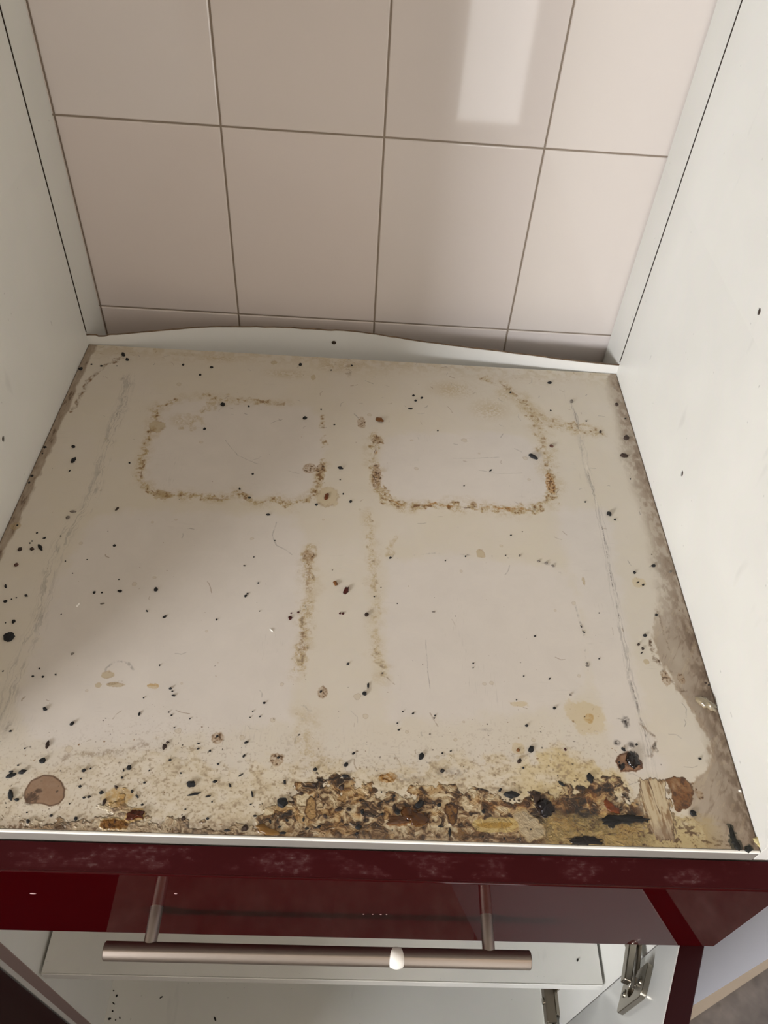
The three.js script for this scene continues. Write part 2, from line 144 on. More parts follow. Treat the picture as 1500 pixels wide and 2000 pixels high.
// ------------------------------------------------------------------ dirt data: millimetres on the shelf, x from its left end, z from its rear edge
const DEBRIS=[[39.7,16.8,6.8,3.0,59,'k'],[45.8,25.1,3.6,4.4,-5,'k'],[12.1,36.1,1.5,2.6,-5,'k'],[22.3,37.8,2.0,3.5,-5,'k'],[37.7,36.3,1.0,1.7,-5,'k'],[3.5,44.6,3.5,3.5,-5,'k'],[103.6,28.5,2.1,3.5,-5,'k'],[123.5,43.6,2.6,2.1,-5,'k'],[27.8,159.8,3.1,3.6,-28,'k'],[32.6,177.3,6.0,3.0,-74,'k'],[32.8,191.2,2.6,1.2,-69,'k'],[2.7,162.4,2.7,2.1,-4,'k'],[2.9,170.6,1.3,2.1,-4,'k'],[2.7,199.9,2.2,2.0,-4,'k'],[2.7,208.2,1.7,2.0,-4,'k'],[82.5,177.3,1.8,1.7,-4,'k'],[141.7,125.9,2.5,2.2,-35,'k'],[132.8,30.2,2.6,5.2,-5,'k'],[223.7,17.4,3.2,3.2,-49,'k'],[277.4,13.4,1.8,5.1,-35,'k'],[256.3,23.3,1.3,2.2,-5,'k'],[153.2,89.0,4.5,3.7,-49,'k'],[178.8,89.2,2.0,3.1,-5,'k'],[235.3,102.5,3.6,3.0,-20,'k'],[264.3,109.8,1.5,2.3,-5,'k'],[273.3,170.4,3.9,2.7,17,'k'],[194.5,183.6,1.8,4.0,-4,'k'],[273.8,185.3,1.2,1.7,-4,'k'],[249.9,88.0,1.5,2.4,-5,'b'],[185.2,203.2,2.5,1.5,61,'k'],[342.4,58.4,2.1,4.2,-5,'k'],[350.7,61.5,2.4,2.3,-33,'k'],[344.4,66.5,2.1,3.3,-5,'k'],[339.0,79.5,4.6,1.6,3,'k'],[487.7,24.7,4.4,2.7,3,'k'],[506.6,54.2,3.7,3.5,11,'g'],[482.8,70.4,1.6,2.5,-5,'k'],[443.8,44.5,1.6,2.6,-5,'k'],[456.1,141.6,7.7,4.3,40,'k'],[365.6,110.9,1.3,1.9,-5,'k'],[413.6,163.3,3.7,1.2,-49,'k'],[387.4,185.4,1.2,1.7,-4,'k'],[553.8,55.4,3.3,4.3,-5,'b'],[559.0,77.0,1.6,2.5,-5,'k'],[553.9,107.1,4.7,7.1,-4,'b'],[546.1,133.7,6.3,4.6,11,'b'],[497.9,198.6,1.4,2.0,-4,'k'],[517.2,84.0,1.6,2.4,-5,'k'],[529.1,99.9,2.6,3.2,-4,'b'],[546.3,165.3,1.2,1.8,-4,'k'],[476.4,125.1,3.9,3.1,11,'r'],[92.7,275.4,2.1,2.0,-3,'k'],[88.5,324.0,2.0,2.5,-57,'k'],[94.4,323.7,1.3,1.9,20,'k'],[107.8,321.5,3.0,2.2,15,'k'],[135.3,318.5,3.1,3.1,-36,'k'],[147.0,344.1,3.6,1.5,-42,'k'],[132.6,339.4,2.2,1.3,30,'k'],[104.4,310.0,1.2,0.8,-3,'k'],[34.1,280.8,6.3,2.8,53,'k'],[28.3,283.1,2.8,2.8,-3,'b'],[34.4,270.6,2.4,1.5,-18,'k'],[26.9,265.4,1.4,1.7,-4,'k'],[18.8,284.0,3.8,2.5,-84,'b'],[25.6,274.4,1.2,1.4,-3,'k'],[24.6,276.7,1.2,1.4,-3,'k'],[46.8,247.2,2.9,3.0,-48,'g'],[49.3,240.1,4.2,2.1,-4,'g'],[8.5,258.0,1.4,2.1,-4,'k'],[21.3,300.1,2.8,3.3,-3,'r'],[19.7,321.3,4.3,1.5,65,'k'],[24.5,335.9,2.6,2.5,-60,'k'],[38.2,329.6,2.3,1.7,29,'k'],[31.3,331.9,1.0,1.3,-3,'k'],[28.2,333.5,1.0,1.0,-3,'k'],[36.4,354.2,3.3,2.3,-82,'k'],[30.9,355.5,0.9,1.2,-3,'k'],[37.5,368.1,8.2,6.4,-30,'K'],[46.8,267.5,1.2,1.4,-4,'k'],[58.0,293.8,1.0,1.1,-3,'k'],[74.4,291.2,0.8,1.1,-3,'k'],[67.0,305.9,0.8,1.1,-3,'k'],[69.3,345.6,0.9,1.2,-3,'k'],[85.0,234.2,4.2,1.7,-60,'b'],[97.3,334.1,3.7,1.0,-16,'g'],[79.3,336.5,3.9,1.8,-79,'w'],[87.3,380.1,2.1,1.4,-42,'g'],[195.1,213.6,2.2,1.9,-4,'k'],[213.9,232.8,3.1,1.8,3,'k'],[254.5,218.1,2.3,2.5,10,'k'],[284.5,212.4,2.3,3.1,-4,'k'],[277.4,203.2,1.4,1.9,-4,'k'],[201.0,290.4,2.1,1.1,-3,'k'],[214.3,307.5,1.2,2.6,-3,'k'],[205.8,321.1,2.2,1.9,-62,'k'],[207.0,318.6,1.2,1.5,-3,'k'],[207.4,280.8,1.0,1.4,-3,'k'],[222.7,261.9,0.9,1.1,-3,'k'],[186.6,344.7,1.6,1.2,-40,'k'],[272.6,290.9,0.8,1.1,-3,'k'],[320.3,275.1,2.2,1.6,-16,'k'],[312.9,306.7,0.8,1.0,-3,'k'],[307.6,316.2,1.0,1.3,-3,'k'],[218.5,335.0,0.8,1.0,-3,'k'],[326.2,322.1,0.8,1.0,-3,'k'],[284.7,312.0,7.5,3.4,-72,'R'],[276.1,304.7,6.5,3.1,62,'A'],[242.7,340.2,3.2,2.6,-70,'R'],[248.5,334.6,1.6,2.0,-3,'R'],[243.2,335.8,1.2,1.5,-3,'R'],[281.1,333.9,1.6,2.0,-3,'R'],[283.5,334.0,2.0,2.0,-3,'R'],[302.0,334.3,3.3,2.9,21,'b'],[262.9,207.5,8.2,3.7,-86,'O'],[308.6,99.6,8.8,5.0,44,'A'],[229.5,352.3,3.1,1.3,46,'w'],[517.3,212.6,4.0,3.8,59,'k'],[521.5,218.9,1.9,2.6,-4,'k'],[545.3,271.0,3.4,2.4,10,'k'],[527.0,279.4,2.2,2.9,-3,'k'],[527.9,289.7,2.6,1.2,-34,'k'],[531.8,292.1,1.8,1.4,-3,'k'],[536.1,322.6,2.1,2.1,-3,'k'],[522.4,343.3,2.5,3.0,-3,'k'],[516.3,359.6,2.5,0.8,-40,'k'],[515.5,351.8,2.1,2.0,-3,'b'],[518.0,355.5,2.1,1.9,-3,'b'],[558.8,276.5,3.4,1.8,-42,'g'],[434.1,347.9,1.6,1.2,-3,'k'],[383.7,375.0,1.2,1.4,-3,'k'],[481.7,366.5,1.2,0.7,-3,'k'],[355.0,328.8,2.5,1.2,-3,'g'],[366.6,275.4,1.1,1.4,-3,'k'],[383.8,269.8,1.3,1.4,-3,'k'],[418.3,266.7,1.1,1.4,-3,'k'],[425.2,243.5,1.4,1.2,-4,'k'],[435.6,238.7,0.9,1.2,-4,'k'],[446.1,271.7,2.1,1.7,10,'g'],[452.3,273.2,2.6,2.3,3,'g'],[457.8,276.1,2.7,1.7,50,'g'],[430.3,266.4,1.7,1.7,23,'g'],[546.6,258.1,0.9,1.2,-3,'k'],[489.2,323.0,0.8,1.0,-3,'k'],[472.3,336.8,1.8,1.0,71,'k'],[473.6,342.1,2.0,1.0,35,'k'],[471.3,371.1,1.5,1.5,35,'g'],[471.4,373.3,2.3,1.4,22,'g'],[420.0,443.3,5.6,3.1,-66,'K'],[560.4,384.2,1.6,1.9,-2,'b'],[562.4,385.8,1.2,1.4,-2,'k'],[64.7,400.1,1.4,1.7,-3,'k'],[71.9,400.2,1.4,1.7,-3,'k'],[67.4,393.6,1.1,1.3,-3,'k'],[42.8,396.8,1.1,1.3,-3,'k'],[80.9,425.5,3.7,2.0,35,'k'],[102.3,435.8,3.1,2.4,-77,'k'],[80.3,398.1,1.3,0.9,28,'k'],[145.9,426.7,2.6,1.5,-84,'k'],[163.4,405.9,1.8,1.7,-2,'k'],[165.1,408.0,1.4,0.8,-2,'k'],[166.8,411.4,2.6,1.2,14,'k'],[151.8,387.1,1.1,1.3,-3,'k'],[146.1,414.0,1.1,1.0,-2,'k'],[165.8,424.5,0.9,1.0,-2,'k'],[168.1,426.8,1.1,1.2,-2,'k'],[181.3,428.9,0.9,1.0,-2,'k'],[171.7,436.0,0.9,0.8,-2,'k'],[76.5,455.0,1.0,1.1,-2,'k'],[90.4,463.3,4.5,3.2,-39,'K'],[75.8,466.9,1.6,1.0,-13,'k'],[63.1,442.9,1.7,1.2,-2,'k'],[73.3,474.2,5.1,3.1,-19,'K'],[80.0,471.5,3.9,2.7,-26,'k'],[72.8,471.5,2.6,1.5,-2,'k'],[119.1,469.1,2.3,2.2,-2,'k'],[147.8,466.3,3.4,2.5,-84,'k'],[144.7,468.2,1.9,1.0,68,'k'],[123.0,467.5,1.0,1.1,-2,'k'],[173.5,459.8,1.7,1.5,-2,'k'],[169.5,447.2,1.7,1.5,-2,'b'],[167.9,450.6,3.8,2.6,-72,'b'],[161.4,467.6,1.3,0.8,-25,'k'],[182.3,468.7,1.7,0.9,8,'k'],[144.9,473.1,1.3,1.4,-2,'k'],[190.4,447.3,1.4,0.9,-2,'k'],[190.7,451.1,1.7,1.0,-19,'k'],[90.4,451.9,4.7,2.2,-93,'b'],[289.3,379.7,1.9,1.8,-3,'k'],[304.9,397.3,4.3,1.5,-83,'k'],[302.4,404.2,3.3,2.7,-65,'k'],[270.8,403.8,2.0,1.5,-67,'k'],[222.5,445.2,2.4,1.5,-19,'k'],[222.1,455.3,2.1,1.5,-58,'k'],[205.8,461.6,1.2,1.3,-2,'k'],[198.9,452.3,1.4,1.5,-2,'k'],[291.6,459.0,3.1,2.6,-18,'k'],[291.3,467.0,4.8,1.8,0,'k'],[296.4,450.6,2.5,1.5,-49,'k'],[271.1,463.1,2.4,2.2,-2,'k'],[202.0,441.7,1.7,1.6,-37,'k'],[245.4,455.6,1.7,1.5,-2,'k'],[231.2,414.6,1.9,1.6,19,'k'],[229.6,425.3,1.4,1.0,-25,'k'],[223.9,421.6,0.9,1.0,-2,'k'],[222.7,426.4,0.9,1.0,-2,'k'],[327.5,431.8,1.4,1.0,-2,'k'],[326.4,426.7,1.1,1.0,-2,'k'],[330.3,417.5,0.9,1.0,-2,'k'],[315.1,386.4,1.0,1.1,-3,'k'],[343.0,451.0,4.9,3.5,-52,'K'],[337.6,418.6,2.0,1.1,-44,'k'],[352.7,421.7,1.1,1.2,-2,'k'],[353.5,419.6,1.1,1.0,-2,'k'],[383.4,378.9,0.8,0.9,-3,'k'],[421.3,384.3,1.0,0.9,-3,'k'],[413.8,404.5,1.0,1.1,-2,'k'],[419.1,425.1,2.2,1.7,9,'k'],[441.0,410.2,2.2,1.8,33,'k'],[363.6,446.5,1.5,1.1,-42,'k'],[357.6,448.2,1.1,1.1,-2,'k'],[357.0,461.2,2.5,2.6,-2,'k'],[411.0,452.3,3.2,2.4,-57,'b'],[413.2,457.1,1.4,2.2,-2,'k'],[440.8,385.6,1.8,1.0,-41,'k'],[444.5,442.4,1.8,2.7,-2,'R'],[454.6,398.9,1.9,1.7,-2,'g'],[411.0,444.0,2.2,3.1,-2,'A'],[134.0,483.6,2.3,2.4,-2,'K'],[77.4,487.1,6.2,3.0,64,'K'],[82.3,490.0,2.8,1.9,17,'k'],[93.6,503.5,2.2,2.5,-64,'k'],[122.5,501.0,2.2,2.0,-2,'k'],[106.7,499.5,1.8,1.8,-75,'k'],[119.6,479.9,1.6,1.8,-2,'k'],[123.9,487.3,1.6,1.4,-2,'k'],[127.0,486.7,1.8,1.5,-19,'k'],[142.5,479.6,2.6,1.8,51,'b'],[137.5,489.6,4.3,2.1,-73,'b'],[153.4,482.2,2.7,1.4,-93,'k'],[157.4,485.5,3.3,1.2,43,'k'],[144.9,473.1,1.3,1.4,-2,'k'],[160.0,476.1,1.3,1.4,-2,'k'],[161.8,490.8,1.6,1.4,-2,'k'],[118.6,474.7,1.1,1.1,-2,'k'],[116.0,491.6,0.8,0.9,-2,'k'],[91.2,498.0,1.3,0.7,-2,'k'],[190.6,476.2,5.5,4.3,-13,'K'],[193.8,482.6,7.1,1.4,-13,'K'],[202.6,483.9,2.9,1.1,-12,'k'],[205.6,473.8,2.6,1.8,-18,'k'],[215.7,476.0,2.9,1.3,64,'k'],[231.2,481.8,4.2,1.3,78,'k'],[251.1,486.6,7.2,5.5,-17,'K'],[251.4,472.7,3.2,1.7,80,'k'],[244.8,499.2,2.3,1.3,74,'k'],[234.5,495.8,2.0,1.3,-2,'k'],[204.8,498.5,1.6,1.7,-2,'k'],[189.5,498.9,3.0,2.5,-46,'b'],[182.3,468.7,1.4,1.0,18,'k'],[205.8,487.4,1.0,1.4,-2,'k'],[231.0,488.3,1.3,0.9,-23,'k'],[255.2,497.9,1.7,1.3,56,'k'],[262.9,480.1,2.3,2.1,-2,'b'],[218.3,505.6,3.2,1.3,-2,'k'],[229.1,504.0,4.6,3.4,-33,'b'],[253.7,506.2,3.9,1.6,3,'k'],[221.8,468.8,3.9,0.7,-35,'k'],[189.7,493.0,1.3,1.0,-2,'k'],[251.0,502.4,1.6,1.3,-2,'k'],[265.9,497.0,2.6,1.3,-85,'k'],[271.2,473.8,2.4,2.1,-2,'b'],[289.3,475.0,3.7,3.2,-2,'b'],[288.3,489.9,4.7,2.4,-7,'b'],[294.7,489.7,3.7,2.0,3,'b'],[303.6,491.1,3.7,2.3,78,'K'],[301.6,500.9,3.3,3.3,-2,'K'],[300.6,505.1,2.0,1.6,-2,'k'],[276.1,501.6,2.3,1.7,-32,'k'],[316.4,492.1,2.3,1.3,-2,'k'],[324.4,487.1,4.1,2.0,-76,'b'],[326.8,490.4,3.7,2.7,85,'K'],[341.4,484.8,6.7,4.3,-51,'K'],[280.0,494.9,3.0,2.0,57,'b'],[255.5,498.3,1.3,1.3,-2,'k'],[268.4,503.1,2.3,1.3,-12,'k'],[302.1,483.7,1.7,1.0,19,'k'],[324.4,479.8,1.7,1.4,-2,'k'],[315.9,477.3,1.0,1.1,-2,'k'],[266.0,497.3,2.3,1.0,-75,'k'],[458.9,463.3,5.8,4.1,90,'K'],[438.1,467.4,4.3,2.3,43,'K'],[403.1,476.5,8.3,4.6,-2,'K'],[419.9,478.4,7.1,4.6,-56,'b'],[354.2,484.9,2.7,2.4,-2,'k'],[383.4,488.3,3.0,2.1,84,'k'],[395.8,473.3,3.0,1.7,-57,'k'],[360.3,502.4,4.6,1.7,-83,'k'],[354.6,499.1,3.0,1.3,8,'k'],[413.6,499.2,1.0,1.0,-2,'k'],[395.7,505.7,1.3,1.3,-2,'k'],[381.8,504.8,1.3,1.3,-2,'k'],[524.8,485.2,4.5,3.5,20,'K'],[539.9,445.9,2.2,1.6,-2,'k'],[486.3,440.9,2.7,2.1,52,'k'],[496.4,436.8,1.5,1.6,-2,'k'],[561.9,468.6,1.8,3.4,47,'w'],[481.2,450.6,1.5,1.5,-2,'k']];
const RES={'disc':[[85.3,484.1],[87.1,477.2],[93.9,472.8],[100.7,473.2],[106.6,476.9],[110.3,481.6],[111.3,487.7],[109.3,491.8],[104.0,493.6],[98.1,492.1],[89.1,492.1],[86.7,488.5]],'amber_lump':[[153.9,500.3],[153.8,497.1],[157.4,494.3],[161.5,493.8],[163.9,495.8],[164.3,499.0],[159.6,499.8],[155.8,501.3]],'amber_patch':[[137.1,502.2],[138.7,499.5],[143.4,499.0],[149.2,500.5],[154.0,499.0],[156.0,502.2],[154.6,506.2],[148.6,507.6],[143.0,507.8],[137.7,506.0]],'tan_lump':[[238.1,505.7],[237.1,502.8],[240.7,500.7],[244.6,503.2],[248.6,504.1],[251.1,506.6],[246.4,507.7],[239.9,507.2]],'brown_drop':[[267.8,491.9],[268.0,485.1],[269.5,482.6],[271.6,485.0],[272.7,490.0],[273.3,494.1],[270.5,496.2],[268.1,494.9]],'amber_plate':[[320.5,497.3],[321.8,493.3],[331.2,493.0],[334.5,494.9],[331.8,498.0],[321.8,498.6]],'amber_mass':[[329.5,491.7],[331.2,487.5],[335.2,487.1],[338.6,489.7],[345.3,491.9],[346.2,495.9],[340.4,499.4],[334.5,496.9],[331.8,494.3]],'olive_drop':[[357.5,489.1],[358.3,485.0],[362.4,483.8],[366.8,485.1],[365.9,489.9],[364.6,495.7],[362.5,498.1],[359.9,495.5]],'yellow_pill':[[376.3,497.0],[378.1,494.6],[388.3,493.6],[401.9,493.2],[404.3,495.5],[402.0,498.6],[396.1,500.4],[386.1,500.4],[378.4,499.9]],'pale_smear':[[402.2,490.1],[405.9,486.6],[411.1,486.4],[415.1,489.7],[419.6,492.7],[422.9,496.3],[421.8,502.3],[417.3,506.0],[408.9,506.3],[405.1,501.1],[405.0,495.5]],'violet_lump':[[420.1,482.7],[422.2,479.5],[426.8,478.3],[429.5,481.7],[429.8,487.2],[425.3,490.4],[421.3,489.5]],'orange_sliver':[[464.9,479.5],[468.0,478.0],[472.1,482.1],[475.8,484.4],[474.0,486.6],[468.6,485.7]],'black_slab':[[462.6,492.4],[467.5,488.1],[476.2,487.9],[484.9,487.6],[492.0,490.1],[485.6,492.4],[475.1,493.4],[466.3,495.0]],'black_ridge':[[437.4,505.8],[442.9,503.0],[451.4,502.4],[458.5,504.5],[460.7,507.1],[450.5,508.0],[440.5,507.7]],'burnt_ring':[[479.7,454.8],[478.7,450.3],[482.8,444.1],[488.6,442.3],[493.7,444.5],[497.5,448.9],[496.8,454.2],[492.2,457.0],[485.7,457.2],[480.9,458.1]],'burnt_core':[[486.3,448.9],[488.9,443.1],[492.7,442.2],[494.9,445.9],[495.7,450.5],[491.7,454.4],[487.8,452.3]],'burnt_heart':[[480.2,454.0],[480.3,451.8],[481.9,452.5],[484.4,450.9],[484.6,453.9],[481.9,456.2]],'brown_patch':[[511.5,462.6],[515.8,459.5],[521.2,459.7],[525.6,460.6],[529.8,464.2],[530.5,469.6],[526.1,475.8],[522.4,480.5],[518.6,481.7],[515.1,484.6],[512.3,483.3],[513.1,475.5],[513.0,468.4]],'clear_glob':[[550.6,397.6],[554.2,395.8],[559.0,399.9],[562.9,404.0],[560.4,407.4],[555.4,405.9],[550.9,402.3]],'green_drip':[[547.5,492.6],[549.2,493.9],[549.5,501.3],[551.0,505.2],[550.8,509.5],[547.0,508.6],[546.1,502.0]],'green_knob':[[554.3,506.8],[557.3,506.0],[558.1,508.0],[555.7,510.3],[553.4,509.7]],'cream_chip':[[561.4,501.6],[564.7,499.8],[565.4,503.1],[564.7,506.5],[562.5,504.9]]};
const ST={'rearL':[[88.3,101.4],[105.1,85.9],[133.4,75.5],[154.6,81.7],[184.8,80.8],[215.3,81.4]],'rearL2':[[91.4,97.3],[92.4,116.4],[93.5,131.1],[91.1,142.2],[93.1,173.5],[97.2,196.4],[106.7,211.8],[125.2,214.9],[147.3,214.1],[170.0,216.9],[184.4,207.7],[201.9,221.0],[214.5,213.9],[230.7,219.1],[245.9,211.8],[253.8,195.3],[256.7,168.4]],'rearL3':[[257.4,164.9],[256.3,133.1],[251.2,99.7]],'blotL':[[154.1,78.6],[140.7,89.3],[130.3,101.8],[127.3,121.1]],'rearR':[[304.5,122.0],[303.8,158.0],[309.2,191.4],[318.7,210.1],[337.0,215.2],[360.0,210.5],[382.9,212.2],[406.1,210.7],[429.0,213.6],[447.8,211.1],[466.0,197.1],[472.0,180.2],[469.8,156.4]],'rearR2':[[469.8,156.4],[469.5,131.5],[468.1,101.6],[459.1,66.6],[445.6,42.8],[433.3,29.3],[420.0,25.2]],'rearR3':[[458.9,69.1],[482.4,91.1],[507.8,95.3],[524.9,101.7]],'chanL':[[252.7,270.9],[252.4,284.7],[254.5,305.9],[254.9,326.3],[254.0,341.1],[254.4,360.0],[254.4,378.2],[252.1,387.1]],'chanL2':[[261.0,418.2],[263.1,432.1],[261.1,441.9],[264.6,451.2],[273.6,454.6],[279.3,461.7]],'chanR':[[299.9,226.9],[302.3,247.8],[305.5,273.4],[307.3,297.8],[308.5,318.5],[309.8,340.7],[310.2,362.0],[314.4,379.9],[316.4,388.6]],'leaf':[[324.3,252.3],[322.2,263.9],[318.3,270.9]],'frontArc':[[325.7,275.0],[353.9,267.7],[383.9,268.2],[418.0,268.5],[446.1,271.9],[457.8,276.2],[470.9,291.4],[472.3,304.6],[471.2,317.6],[473.2,344.8],[471.0,372.9],[462.7,393.1]],'hairL':[[221.8,241.0],[219.9,255.8],[224.5,266.9],[233.6,272.0],[238.2,276.2]],'crackL':[[163.2,140.2],[178.0,160.4],[195.6,169.4],[217.2,174.6],[236.4,180.0]],'crackR':[[379.0,149.0],[396.1,147.7],[423.4,144.3]],'crackR2':[[402.4,163.4],[419.0,167.0],[443.5,164.6]],'scuffL':[[53.5,52.0],[57.6,96.2],[56.3,141.3],[57.9,176.1],[59.8,208.7],[59.3,230.4],[56.5,242.6],[49.5,267.9],[47.9,291.1],[49.2,309.5],[51.9,332.0],[54.1,355.8],[52.9,378.6],[52.5,400.2],[54.0,428.6]],'scuffR':[[507.0,58.5],[507.7,102.3],[506.9,164.2],[508.3,184.4],[508.1,235.0],[506.2,275.7],[505.2,315.8],[504.3,352.8],[502.7,384.9],[503.6,414.7],[504.7,430.8],[503.4,450.2],[502.8,461.4]],'scuffR2':[[504.2,420.8],[508.6,426.7],[510.6,434.5],[507.0,442.4],[502.1,442.6]],'dragR':[[538.3,319.2],[538.4,346.4],[539.7,358.2]],'dragR2':[[526.4,344.6],[524.8,361.3],[530.8,379.2],[539.5,392.1]],'scratchM':[[348.4,355.5],[348.9,382.8],[350.4,397.9]],'curlL':[[39.6,18.6],[25.8,37.4],[17.5,55.2],[14.8,72.0],[14.4,99.8],[12.3,110.0]],'rearMid':[[278.1,-8.5],[273.6,14.6],[273.1,27.9]],'barL':[[120.0,403.1],[128.6,401.1]],'arcL':[[114.0,393.2],[119.1,384.3],[128.8,386.1],[134.4,391.5]],'frontL':[[102.6,462.5],[111.4,457.8],[124.7,457.3],[141.3,455.6],[154.9,447.7]]};
const FB=[[-18.9,465.0],[31.0,466.8],[63.6,465.7],[97.3,467.3],[128.6,459.0],[153.6,449.6],[174.6,451.5],[206.5,457.0],[237.7,459.5],[265.3,459.3],[300.0,461.0],[334.8,456.9],[363.2,452.1],[388.5,446.0],[417.2,446.4],[443.5,438.9],[460.6,446.0],[476.5,458.6],[488.3,471.0],[494.7,490.0]];
const CB=[[-0.7,506.6],[76.5,504.3],[107.3,501.7],[131.8,497.7],[148.6,487.2],[171.6,503.1],[213.4,502.5],[236.0,501.8],[255.3,482.0],[266.3,472.9],[283.2,469.5],[307.4,476.9],[331.2,478.6],[345.1,470.3],[362.2,475.1],[389.4,479.5],[403.3,478.3],[431.0,478.2],[444.6,468.8],[467.8,467.0],[477.6,471.3],[489.0,476.3]];
const RB=[[564.4,-1.1],[551.0,29.4],[547.5,63.4],[538.2,140.8],[545.0,181.9],[542.0,256.6],[539.2,311.5],[529.1,342.1],[529.9,365.7],[535.7,383.5],[542.2,404.8],[549.5,425.1],[549.5,439.0],[545.3,450.6],[533.8,459.6],[522.7,468.0],[521.8,485.8],[529.6,502.5]];
const WOOD=[[492.0,463.2],[501.7,461.4],[511.7,461.8],[511.3,475.6],[510.5,493.7],[509.6,503.1],[500.0,505.0],[493.6,498.5],[492.0,490.1],[491.8,478.0]];
const SP=[[263.8,208.1,10.0,13.1,'ring'],[397.2,265.7,4.0,5.1,'tan'],[463.1,415.0,15.2,14.0,'yel'],[465.4,417.0,3.8,4.2,'yel2'],[119.9,215.3,7.9,5.6,'tan'],[96.7,125.7,7.6,8.9,'tan'],[272.1,404.2,3.7,5.4,'brn'],[202.2,442.5,4.5,4.6,'brn'],[244.6,456.4,5.2,5.1,'brn'],[116.6,396.5,4.3,3.4,'tan'],[151.1,404.3,4.3,2.5,'yel2'],[123.9,404.2,6.5,2.1,'tan'],[112.2,405.1,2.1,2.1,'tan'],[245.2,172.6,6.6,6.1,'brn'],[255.0,171.9,3.8,6.7,'brn'],[290.6,104.9,4.0,9.1,'brn'],[306.6,129.2,5.9,5.8,'brn'],[306.6,178.4,4.7,17.2,'brn'],[251.8,276.5,5.1,6.1,'brn'],[468.6,177.1,4.4,14.9,'amb'],[447.8,211.1,5.6,3.8,'grn'],[528.5,289.3,6.2,5.6,'yel'],[518.7,367.1,2.4,2.4,'tan'],[319.9,467.2,6.9,3.6,'amb'],[210.7,33.5,31.7,12.0,'mott'],[115.4,114.5,14.5,14.9,'mott'],[421.6,73.8,31.9,24.0,'mott'],[381.1,44.1,37.9,20.9,'mott'],[492.2,418.8,3.4,5.8,'soot'],[482.6,435.6,3.3,2.8,'soot'],[493.0,437.1,3.3,3.2,'soot'],[542.3,381.0,3.2,4.6,'brn'],[530.3,381.5,3.6,6.4,'brn'],[533.0,472.4,2.5,3.3,'brn'],[411.1,442.8,4.7,4.6,'yel'],[195.6,15.6,3.2,3.5,'tan'],[238.6,37.1,2.6,4.3,'tan'],[415.8,407.8,7.6,2.5,'yel'],[481.8,290.8,1.3,4.4,'tan'],[389.7,429.2,5.9,2.0,'soot2'],[60.1,439.9,5.4,7.9,'soot2'],[7.2,259.2,4.1,4.7,'tan'],[492.1,95.8,21.1,9.4,'mott'],[439.8,47.5,18.5,13.5,'mott'],[48.0,55.0,5.0,5.9,'soot2'],[362.7,462.5,21.1,6.5,'soot2'],[334.7,467.1,20.8,5.0,'soot2'],[262.7,12.9,32.6,17.6,'mott'],[139.2,13.7,31.8,8.9,'mott'],[283.6,-9.0,22.2,12.8,'mott'],[145.0,485.6,9.8,7.6,'yel2']];
const DS=[[90.4,488.0,4.0],[91.9,486.6,2.6],[94.0,483.8,2.2],[93.9,488.9,2.4],[105.6,483.5,1.0],[89.3,490.7,2.2]];
const CP={'a':[[88.3,101.4],[110.4,87.8],[236.0,85.2],[251.9,111.1],[255.7,188.6],[241.4,212.1],[124.6,211.8],[99.8,196.2],[92.9,159.8]],'b':[[313.1,136.0],[327.9,120.1],[438.9,111.5],[462.8,124.6],[468.4,160.0],[464.4,190.7],[443.5,208.2],[332.4,212.4],[311.5,191.3]],'c':[[94.8,237.2],[234.4,234.2],[246.5,274.0],[253.2,378.2],[248.2,424.8],[159.3,443.8],[78.8,450.5],[61.2,416.3],[59.8,311.5],[68.0,250.7]],'d':[[319.3,280.9],[379.8,271.8],[457.5,278.5],[471.8,299.3],[472.4,349.6],[470.4,386.3],[448.4,404.4],[372.0,419.9],[324.2,421.8],[318.0,357.0]],'e':[[470.9,212.7],[513.4,210.0],[504.7,371.4],[503.9,430.8],[509.9,453.7],[491.7,454.4],[476.9,415.7],[476.2,299.1]]};

const SW = 564, SD = 509;

